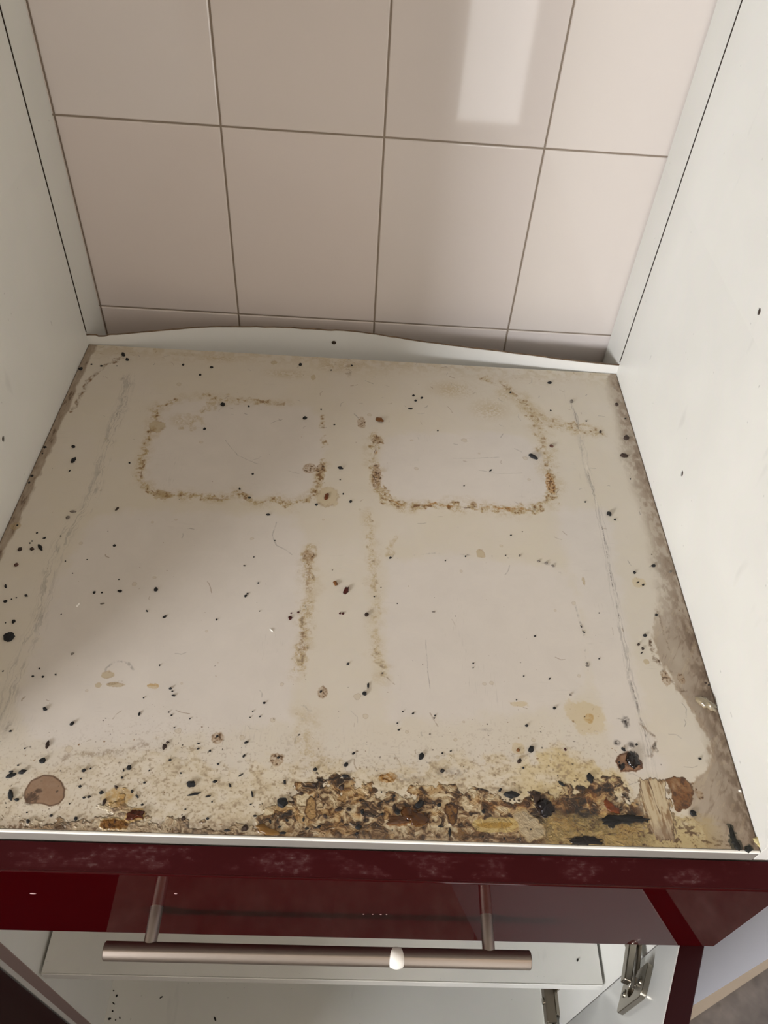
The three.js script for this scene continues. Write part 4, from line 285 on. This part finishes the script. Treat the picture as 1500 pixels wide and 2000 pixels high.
{ const nx = 1, g = new THREE.PlaneGeometry(0.563, 0.5062, 1, 1).rotateX(-Math.PI / 2); const u = g.attributes.uv, p = g.attributes.position;
  for (let i = 0; i < p.count; i++) u.setXY(i, (p.getX(i) + 0.2820) / 0.564, (p.getZ(i) + 0.2531 + 0.002) / 0.509);
  g.translate(0, H, -0.2539);
  const skirt = bx(-0.2815, 0.2815, -0.0007, -0.00005, -0.507, -0.0008); const k = clean(skirt); const uv = k.attributes.uv; for (let i = 0; i < uv.count; i++) uv.setXY(i, 0.4, 0.3);
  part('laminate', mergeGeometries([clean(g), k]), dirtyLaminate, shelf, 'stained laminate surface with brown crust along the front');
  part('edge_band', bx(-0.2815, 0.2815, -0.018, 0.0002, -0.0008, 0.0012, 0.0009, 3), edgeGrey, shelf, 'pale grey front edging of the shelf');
  part('edge_highlight', bx(-0.2815, 0.2815, -0.0016, 0.0003, -0.0006, 0.0014, 0.0008, 3), std({ color: 0xe6e3da, roughness: 0.25 }), shelf, 'white strip for the highlight on the rounded lip of the edging'); }  // the white strip paints the highlight along the rounded front edge
// thin back board, sprung in its slots and bowed towards the wall
{ const K = [[-0.2895, -0.5096], [-0.279, -0.5096], [-0.262, -0.5112], [-0.246, -0.5142], [-0.216, -0.5228], [-0.165, -0.5345], [-0.110, -0.5412], [-0.033, -0.5440], [0.0005, -0.5427], [0.056, -0.5340], [0.110, -0.5270], [0.167, -0.5205], [0.222, -0.5140], [0.262, -0.5103], [0.279, -0.5096], [0.2895, -0.5096]];
  const cv = new THREE.CatmullRomCurve3(K.map(([x, z]) => new THREE.Vector3(x, 0, z)), false, 'centripetal'); const n = 120, pts = cv.getPoints(n);
  const ribbon = (z0, z1, drop) => { const pos = [], idx = [], uv = []; for (let i = 0; i <= n; i++) { const p = pts[i]; let top = 0.0105 + 0.0012 * (fbm(p.x * 90, 1, 77, 3) - 0.5); const q = Math.abs(p.x + 0.045); if (q < 0.02) top -= 0.0018 * (fbm(p.x * 300, 2, 78, 2)); if (p.x < -0.235) top -= 0.0016 * sst(0.35, 0.6, vn(p.x * 160, 5, 79)); top -= drop;
      for (const [y, z] of [[-0.672, z1], [top, z1], [top, z0], [-0.672, z0]]) { pos.push(p.x, y + H, p.z + z); uv.push(p.x * 4, (y + z * 8) * 2); } }
    for (let i = 0; i < n; i++) for (let k = 0; k < 4; k++) { const a = i * 4 + k, b = i * 4 + (k + 1) % 4; idx.push(a, a + 4, b, b, a + 4, b + 4); }
    const g = new THREE.BufferGeometry(); g.setAttribute('position', new THREE.Float32BufferAttribute(pos, 3)); g.setAttribute('uv', new THREE.Float32BufferAttribute(uv, 2)); g.setIndex(idx); const m = toCreasedNormals(g, 0.6); return m; };
  const b = part('back_board', ribbon(-0.0013, 0.0009, 0), rawBoard, cab, 'bowed thin back board with a raw brown top edge');
  part('white_face', ribbon(0.0009, 0.0014, 0.0003), whitePlain, b);
  part('dirt_blot', new THREE.SphereGeometry(0.0026, 10, 6).scale(1, 0.9, 0.25).translate(-0.026, -0.0048 + H, -0.5419), std({ color: 0x3a2d20, roughness: 0.7 }), b); }
// lower compartment
const lower = part('cabinet_shelf', bx(-0.2787, 0.2787, -0.3955, -0.379, -0.50, -0.002), melamine, cab);
part('edge_band', bx(-0.2787, 0.2787, -0.3955, -0.3787, -0.002, -0.0006, 0.0006, 2), edgeWhite, lower);
part('cabinet_bottom', boxUV(bx(-0.282, 0.282, -0.693, -0.677, -0.507, -0.001)), melamine, cab);
part('plinth', bx(-0.2985, 0.2985, -0.80, -0.70, -0.50, -0.045), redPlain, cab);
// red drawer front with bar handle
{ const front = part('drawer_front', bx(-0.2985, 0.2985, -0.1427, -0.0125, 0.002, 0.021, 0.0014, 3), redGloss, cab, 'glossy dark red drawer front');
  const dust = dataTex(2048, 128, (x, y) => { const u = x / 2048, v = y / 128; const p = fbm(u * 26, v * 1.5, 61, 3), q = fbm(u * 190, v * 9, 66, 4), st = fbm(u * 30, v * 24, 69, 3); let a = sst(0.42, 0.66, p) * (0.35 + 0.65 * sst(0.35, 0.7, q)) * sst(0.03, 0.14, v) * sst(0.99, 0.8, v) * (0.5 + 0.8 * st); if (q > 0.74 && p > 0.5) a += 0.5; a = clamp(a * 0.5 - 0.05); const r = [0.215, 0.025, 0.035], d = [0.40, 0.34, 0.33]; return r.map((c, k) => c + (d[k] - c) * a); }, true);
  const g = bx(-0.2975, 0.2975, -0.0127, -0.0121, 0.0024, 0.0194); const t = clean(g), p = t.attributes.position, uv = t.attributes.uv; for (let i = 0; i < p.count; i++) uv.setXY(i, (p.getX(i) + 0.2975) / 0.595, (p.getZ(i) - 0.0024) / 0.017);
  part('top_edge', t, phy({ map: dust, roughness: 0.7, specularIntensity: 0.25 }), front, 'dark red top edge smeared with grey dust');
  for (const x of [-0.1147, 0.1118]) part('handle_post', new THREE.CylinderGeometry(0.0043, 0.0043, 0.026, 24).rotateX(Math.PI / 2).translate(x, -0.0766 + H, 0.0335), steel, front);
  const r = 0.0060, L = 0.1415, pr = [[0, -L], [r - 0.0006, -L], [r, -L + 0.0006], [r, L - 0.0006], [r - 0.0006, L], [0, L]].map(([a, b]) => new THREE.Vector2(a, b));
  part('handle_bar', toCreasedNormals(new THREE.LatheGeometry(pr, 40).rotateZ(-Math.PI / 2).translate(-0.0018, -0.0766 + H, 0.0488), 0.5), steel, front, 'brushed steel bar handle');
  part('paint_blob', new THREE.SphereGeometry(1, 32, 20).scale(0.0076, 0.0067, 0.0067).translate(0.0492, -0.0760 + H, 0.0494), paint, front, 'white blob of paint on the bar');
  for (const [x, y, w] of [[-0.192, -0.0545, 0.0045], [-0.2405, -0.0548, 0.0028], [0.0265, -0.0815, 0.0012], [0.0385, -0.0812, 0.0016], [0.0425, -0.0808, 0.0012], [0.033, -0.0812, 0.0009], [-0.098, -0.047, 0.0022]]) part('chip', new THREE.SphereGeometry(1, 10, 6).scale(w / 2, 0.0007, 0.0003).translate(x, y + H, 0.02105), std({ color: 0xb89c98, roughness: 0.4 }), front);
}
// right-hand door, open about 64 degrees, with two concealed hinges
{ const dg = new THREE.Group(); dg.name = 'door'; dg.position.set(0.2714, H, 0.0215); dg.rotation.y = Math.PI - Math.atan2(0.902, -0.431) + Math.PI; cab.add(dg);
  // local x runs along the door from its hinge side, local z points to the outer face
  const th = Math.atan2(0.902, -0.431); dg.rotation.y = -th;
  const b = (x0, x1, y0, y1, z0, z1, r = 0) => { const g = r ? new RoundedBoxGeometry(x1 - x0, y1 - y0, z1 - z0, 2, r) : new THREE.BoxGeometry(x1 - x0, y1 - y0, z1 - z0); return g.translate((x0 + x1) / 2, (y0 + y1) / 2, (z0 + z1) / 2); };
  part('door_panel', b(-0.0205, 0.235, -0.69, -0.146, -0.0184, -0.0008, 0.001), redPlain, dg, 'dark red door panel');
  part('inner_face', b(-0.0200, 0.2344, -0.6894, -0.1466, -0.0009, 0), melamineGloss, dg, 'white inner face of the door');
  for (const y of [-0.245, -0.592]) {
    const plate = new THREE.Shape(); const hw = 0.0135, hh = 0.036; plate.moveTo(-hw, -hh + 0.004); plate.quadraticCurveTo(-hw, -hh, -hw + 0.004, -hh); plate.lineTo(hw - 0.006, -hh); plate.quadraticCurveTo(hw, -hh, hw, -hh + 0.008); plate.lineTo(hw, hh - 0.008); plate.quadraticCurveTo(hw, hh, hw - 0.006, hh); plate.lineTo(-hw + 0.004, hh); plate.quadraticCurveTo(-hw, hh, -hw, hh - 0.004); plate.closePath();
    const hole = new THREE.Path(); hole.absellipse(-0.001, 0, 0.0085, 0.0135, 0, Math.PI * 2); plate.holes.push(hole);
    part('hinge_flange', new THREE.ExtrudeGeometry(plate, { depth: 0.0036, bevelEnabled: true, bevelThickness: 0.0006, bevelSize: 0.0006, bevelSegments: 2, curveSegments: 16 }).translate(0.0105, y, 0.0007), nickel, dg);
    part('hinge_cup', new THREE.CylinderGeometry(0.0135, 0.0125, 0.003, 28, 1, true).scale(0.63, 1, 1).rotateX(Math.PI / 2).translate(0.0095, y, 0.0022), nickelDirty, dg);
    part('cup_floor', new THREE.CylinderGeometry(0.0130, 0.0130, 0.0004, 28).scale(0.63, 1, 1).rotateX(Math.PI / 2).translate(0.0095, y, 0.0007), nickelDirty, dg);
    for (const k of [-1, 1]) { part('screw_head', new THREE.CylinderGeometry(0.0036, 0.0036, 0.0012, 18).rotateX(Math.PI / 2).translate(0.0095, y + k * 0.0235, 0.0052), nickel, dg); part('screw_slot', join([b(0.0069, 0.0121, y + k * 0.0235 - 0.0005, y + k * 0.0235 + 0.0005, 0.0056, 0.0059), b(0.009, 0.010, y + k * 0.0235 - 0.0026, y + k * 0.0235 + 0.0026, 0.0056, 0.0059)]), dark, dg); }
  }
  // mounting plates and arms stay with the cabinet side
  for (const y of [-0.245, -0.592]) {
    const m = part('hinge_mount', join([bx(0.2785, 0.2822, y - 0.028, y + 0.028, -0.054, -0.036, 0.001), bx(0.2775, 0.2822, y - 0.009, y + 0.009, -0.074, -0.012, 0.001)]), nickel, cab);
    part('hinge_arm', join([bx(0.2655, 0.2778, y - 0.0085, y + 0.0085, -0.066, -0.004, 0.0015)]), nickelDirty, m);
    const link = (x0, z0, x1, z1, hgt, t) => { const L = Math.hypot(x1 - x0, z1 - z0); return new RoundedBoxGeometry(L, hgt, t, 2, 0.0012).rotateY(-Math.atan2(z1 - z0, x1 - x0)).translate((x0 + x1) / 2, y + H, (z0 + z1) / 2); };
    part('hinge_link', link(0.2700, -0.008, 0.2585, 0.0245, 0.013, 0.0068), nickel, m);
    part('hinge_link', link(0.2765, -0.006, 0.2655, 0.0285, 0.008, 0.0035), nickelDirty, m);
    for (const [x, z] of [[0.2715, -0.028], [0.2715, -0.056]]) part('screw_head', new THREE.CylinderGeometry(0.0042, 0.0042, 0.002, 18).rotateZ(Math.PI / 2).translate(0.2650, y + H, z), nickel, m);
    for (const k of [-1, 1]) part('screw_head', new THREE.CylinderGeometry(0.0042, 0.0042, 0.003, 18).rotateZ(Math.PI / 2).translate(0.2780, y + k * 0.021 + H, -0.045), nickel, m);
  }
}
// neighbouring base cabinet on the left: its side shows as a thin edge, its red door stands wide open
{ const n = thing('base_cabinet', 'low cabinet left of the tall one with its dark red door wide open', 'cabinet');
  part('side_panel', bx(-0.3160, -0.2992, -0.70, -0.02, -0.55, -0.001), whitePlain, n); part('cabinet_bottom', bx(-0.70, -0.316, -0.70, -0.684, -0.55, -0.001), whitePlain, n); part('side_panel', bx(-0.716, -0.70, -0.70, -0.02, -0.55, -0.001), whitePlain, n); part('back_panel', bx(-0.70, -0.316, -0.684, -0.02, -0.55, -0.545), whitePlain, n);
  part('worktop', bx(-0.716, -0.2992, -0.02, -0.004, -0.55, 0.0), whitePlain, n);
  part('plinth', bx(-0.70, -0.31, -0.80, -0.70, -0.50, -0.045), redPlain, n);
  part('door', bx(-0.3265, -0.3082, -0.69, -0.146, 0.0012, 0.397, 0.001), redPlain, n); }

// unseen kitchen unit added front left to block low window light; its shadow lies on the floor up to the right of the tall cabinet
{ const n = thing('added_island', 'unseen dark red kitchen unit with a pale worktop, added to shade the floor', 'cabinet');
  part('body', bx(-1.66, -1.22, -0.72, -0.025, 0.80, 2.20), redPlain, n); part('plinth', bx(-1.63, -1.25, -0.80, -0.72, 0.83, 2.17), dark, n); part('worktop', bx(-1.69, -1.19, -0.025, 0.01, 0.77, 2.23, 0.004), whitePlain, n);
  for (const z of [0.81, 1.275, 1.74]) { const d = part('door', bx(-1.22, -1.202, -0.70, -0.04, z, z + 0.45, 0.002), redPlain, n); part('handle', new THREE.CylinderGeometry(0.006, 0.006, 0.24, 16).rotateX(Math.PI / 2).translate(-1.185, -0.06 + H, z + 0.225), steel, d); for (const q of [-0.08, 0.08]) part('handle_post', new THREE.CylinderGeometry(0.004, 0.004, 0.02, 12).rotateZ(Math.PI / 2).translate(-1.194, -0.06 + H, z + 0.225 + q), steel, d); } }

// ------------------------------------------------------------------ dried residue with a body of its own
const P2 = (x, z) => [x / 1000 - 0.282, z / 1000 - 0.509];
function dome(P, ht, edge = 0.5, bumpy = 0.25, s = 1) {
  // resample the outline, then rings towards the middle
  let cx = 0, cz = 0; for (const p of P) { cx += p[0] / P.length; cz += p[1] / P.length; }
  const cv = new THREE.CatmullRomCurve3(P.map((p) => new THREE.Vector3(p[0], 0, p[1])), true, 'catmullrom', 0.5), o = cv.getPoints(40).slice(0, 40); o.forEach((p) => { const k = 0.5 + 0.95 * fbm(p.x / 1.5, p.z / 1.5, s + 3, 3); p.x = cx + (p.x - cx) * (edge + (1 - edge) * k); p.z = cz + (p.z - cz) * (edge + (1 - edge) * k); }); const pos = [], idx = [], R = [1.02, 1, 0.93, 0.82, 0.62, 0.36, 0.14];
  const yo = [-0.15, 0.12, 0.55, 0.8, 0.95, 1, 1];
  R.forEach((r, k) => o.forEach((p) => { const x = cx + (p.x - cx) * r, z = cz + (p.z - cz) * r, n = 1 + bumpy * 2 * (fbm(x / 3, z / 3, s, 3) - 0.5) * (k > 1 ? 1 : 0); pos.push(...[P2(x, z)].flatMap(([a, b]) => [a, ht * yo[k] * n / 1000, b])); }));
  const m = P2(cx, cz); pos.push(m[0], ht * (1 + bumpy * (fbm(cx / 3, cz / 3, s, 3) - 0.5)) / 1000, m[1]); const c = R.length * 40;
  for (let k = 0; k < R.length - 1; k++) for (let i = 0; i < 40; i++) { const a = k * 40 + i, b = k * 40 + (i + 1) % 40; idx.push(a, a + 40, b, b, a + 40, b + 40); }
  for (let i = 0; i < 40; i++) idx.push((R.length - 1) * 40 + i, c, (R.length - 1) * 40 + (i + 1) % 40);
  const g = new THREE.BufferGeometry(); g.setAttribute('position', new THREE.Float32BufferAttribute(pos, 3)); g.setIndex(idx); g.computeVertexNormals();
  if (g.attributes.normal.getY(c) < 0) { idx.reverse(); g.setIndex(idx); g.computeVertexNormals(); }
  g.translate(0, H, 0); return g;
}
const goo = (c, r = 0.18, cc = 0.5) => phy({ color: c, roughness: Math.max(r, 0.2), specularIntensity: 0.5, clearcoat: cc * 0.5, clearcoatRoughness: 0.12 });
const RESIDUE = {
  disc: ['dried_film', 0.35, phy({ color: 0x86644a, roughness: 0.3, clearcoat: 0.5, clearcoatRoughness: 0.15, transparent: true, opacity: 0.3 }), 'round brown dried film near the left front of the shelf', 'residue'],
  amber_lump: ['grease_lump', 1.8, goo(0x3d1606), 'glossy dark amber drip beside the left front stain', 'residue'],
  tan_lump: ['grease_lump', 1.1, goo(0x6b4d26, 0.3), 'tan wedge of dried grease at the front edge, left of centre', 'residue'],
  amber_plate: ['grease_lump', 1.2, goo(0x4e3420), 'oblong reddish amber plate in the middle of the front crust', 'residue'],
  amber_mass: ['grease_lump', 1.6, goo(0x46290f), 'brown amber mass right of the oblong plate', 'residue'],
  violet_lump: ['burnt_lump', 2.6, goo(0x120d0e, 0.3, 0.4), 'shiny blackish violet lump in the right front crust', 'residue'],
  orange_sliver: ['grease_sliver', 1.5, goo(0x5c2e16, 0.3), 'glossy orange sliver above the black slab', 'residue'],
  black_slab: ['burnt_slab', 1.0, std({ color: 0x100e0a, roughness: 0.85 }), 'long black burnt slab left of the torn laminate', 'residue'],
  black_ridge: ['burnt_ridge', 0.8, std({ color: 0x140d08, roughness: 0.8 }), 'black-brown burnt ridge along the right front edge', 'residue'],
  burnt_core: ['burnt_lump', 2.4, goo(0x120a08, 0.12, 1), 'wet black lump in the brown puddle right of the front', 'residue'],
  burnt_heart: ['burnt_lump', 1.2, goo(0x140c09, 0.2), 'small heart-shaped black spot in the brown puddle', 'residue'],
  clear_glob: ['clear_glob', 2.6, phy({ color: 0x85785f, roughness: 0.14, clearcoat: 1, clearcoatRoughness: 0.05 }), 'long clear glob of glue against the right panel', 'residue'],
  green_drip: ['grease_drip', 1.0, std({ color: 0x12110a, roughness: 0.8 }), 'blackish green drip running over the right front edge', 'residue'],
  green_knob: ['grease_drip', 1.3, std({ color: 0x0c0f08, roughness: 0.7 }), 'small black-green knob in the right front corner', 'residue'],
  cream_chip: ['laminate_chip', 1.0, std({ color: 0xb7a878, roughness: 0.5 }), 'cream chip stuck in the very right front corner', 'chip'],
};
{ let q = 0; for (const k in RESIDUE) { const [n, ht, mat, label, cat] = RESIDUE[k]; solo(n, dome(RES[k], ht, k === 'disc' ? 0.95 : 0.1, k === 'disc' ? 0.2 : 0.8, 500 + 11 * q++), mat, label, cat); } }

// ------------------------------------------------------------------ loose debris, every crumb a thing of its own
{ const variants = []; for (let v = 0; v < 7; v++) { const g = mergeVertices(new THREE.IcosahedronGeometry(1, v < 3 ? 1 : 2).deleteAttribute('normal').deleteAttribute('uv'), 1e-4), p = g.attributes.position; for (let i = 0; i < p.count; i++) { const x = p.getX(i), y = p.getY(i), z = p.getZ(i); let k = 0.45 + 1.15 * fbm(x * 1.9 + 9, z * 1.9 + y * 0.7 + 4, 600 + v * 9, 3); const sq = v % 2 ? 1 : 0.86 + 0.3 * Math.max(Math.abs(x), Math.abs(z)); p.setXYZ(i, x * k * sq, clamp(y * k, -0.5, 1), z * k * sq); } g.computeVertexNormals(); variants.push(v < 6 ? toCreasedNormals(g, 0.35) : g); }
  const mats = { k: std({ color: 0x0d0b0a, roughness: 0.8 }), K: std({ color: 0x080808, roughness: 0.75 }), b: std({ color: 0x2c1c10, roughness: 0.75 }), g: std({ color: 0x6a6259, roughness: 0.8 }), r: std({ color: 0x4a2c20, roughness: 0.6 }), R: goo(0x3a120c, 0.4, 0.2), A: goo(0x6b4523, 0.4, 0.2), O: goo(0x5a2c10, 0.4, 0.2), w: phy({ color: 0xe6e2da, roughness: 0.1, clearcoat: 1, clearcoatRoughness: 0.05 }) };
  const kind = { k: ['crumb', 'black crumb'], K: ['charred_chip', 'large charred black chip'], b: ['brown_crumb', 'brown burnt crumb'], g: ['grey_crumb', 'grey crumb'], r: ['red_brown_seed', 'reddish brown seed'], R: ['red_flake', 'dark red flake'], A: ['amber_flake', 'amber flake'], O: ['orange_flake', 'orange-brown flake'], w: ['clear_flake', 'shiny clear flake'] };
  const where = (x, z) => z > 470 ? (x < 190 ? 'in the left front grime' : x < 330 ? 'in the middle front crust' : x < 430 ? 'in the right front crust' : 'by the right front corner') : z > 395 ? (x < 200 ? 'behind the left front grime' : x < 400 ? 'behind the middle front crust' : 'behind the right front crust') : x < 75 ? 'left of the left scuff line' : x > 480 ? 'right of the right scuff line' : z < 60 ? 'along the rear shelf edge' : z < 250 ? (x < 260 ? 'around the left rear stain outline' : x > 330 ? 'around the right rear stain outline' : 'between the rear stain outlines') : x < 235 ? 'left of the brown channels' : x < 330 ? 'between the brown channels' : 'right of the brown channels';
  const size = (l) => l < 1.6 ? 'pinhead ' : l < 3.2 ? 'small ' : '';
  const many = { crumb: 'crumbs', chip: 'chips', seed: 'seeds', flake: 'flakes' }, ORD = ['leftmost', 'second from left', 'third from left', 'fourth from left', 'fifth from left', 'sixth from left', 'seventh from left', 'eighth from left', 'ninth from left', 'tenth from left', 'eleventh from left', 'twelfth from left', 'thirteenth from left', 'fourteenth from left', 'fifteenth from left', 'sixteenth from left', 'seventeenth from left', 'eighteenth from left', 'nineteenth from left', 'twentieth from left'];
  const sets = new Map(); DEBRIS.forEach(([x, z, l, wd, an, k], i) => { const lab = (k === 'k' || k === 'b' ? size(l) : '') + kind[k][1] + ' ' + where(x, z); if (!sets.has(lab)) sets.set(lab, []); sets.get(lab).push([x, i]); });
  const labels = []; for (const [lab, list] of sets) { const plural = lab.replace(/ (crumb|chip|seed|flake) /, (_, w) => ' ' + many[w] + ' '); list.sort((a, b) => a[0] - b[0]).forEach(([, i], n) => { labels[i] = [list.length > 1 ? ORD[n] + ' of the ' + plural : lab, plural]; }); }
  DEBRIS.forEach(([x, z, l, wd, an, k], i) => {
    const W = Math.max(0.7, Math.min(wd, l * 1.05)) , L = Math.max(0.8, l); const flat = 'RAOw'.includes(k) ? 0.3 : k === 'K' ? 0.28 : 0.42; const ht = Math.max(0.45, Math.min(L, W) * flat);
    const nm = kind[k], [lab, grp] = labels[i];
    const m = solo(nm[0], variants[(i * 5 + 3) % 7], mats[k], lab, k === 'k' || k === 'b' || k === 'g' ? 'crumb' : k === 'r' ? 'seed' : k === 'K' ? 'chip' : 'flake', grp);
    const [a, b] = P2(x, z); m.position.set(a, H + ht * 0.0005 * 0.96, b); m.scale.set(L / 2000, ht / 1000, W / 2000); m.rotation.y = -an * Math.PI / 180;
    if ('RA'.includes(k) && l > 4) m.rotation.z = 0.25;
  });
}
// a few crumbs fell into the open lower compartment
{ const m = std({ color: 0x17120e, roughness: 0.8 }), g = toCreasedNormals(new THREE.IcosahedronGeometry(1, 1), 0.4);
  const put = (x, y, z, l, w, a, label, group) => { const c = solo('crumb', g, m, label, 'crumb', group); c.position.set(x, y + H + 0.0004, z); c.scale.set(l / 2000, 0.0005, w / 2000); c.rotation.y = a; };
  const grp = 'crumbs in the lower compartment';
  put(-0.2159, -0.677, -0.0403, 4.5, 1.6, 0.6, 'short black crumb on the cabinet bottom below the handle bar', grp); put(-0.1433, -0.677, -0.0175, 6, 2.4, -1.0, 'long dark crumb on the cabinet bottom at the picture edge', grp);
  const nth = ['rearmost', 'second', 'third', 'fourth', 'fifth', 'sixth', 'frontmost'];
  [[-0.2783, -0.0467], [-0.273, -0.041], [-0.2748, -0.0324], [-0.2741, -0.0239], [-0.2633, -0.0167], [-0.2759, -0.0154], [-0.2679, -0.0144]].forEach(([x, z], i) => put(x, -0.677, z, 2.2 + (i * 7 % 3), 1.6 + (i % 2), i * 1.3, nth[i] + (i > 0 && i < 6 ? ' from the rear' : '') + ' of the specks along the left corner of the cabinet bottom', grp));
  put(0.2558, -0.3787, -0.0238, 3.5, 1.8, 1.2, 'single dark speck near the right end of the inner shelf', grp); }
shade(scene);
renderer.render(scene, camera);
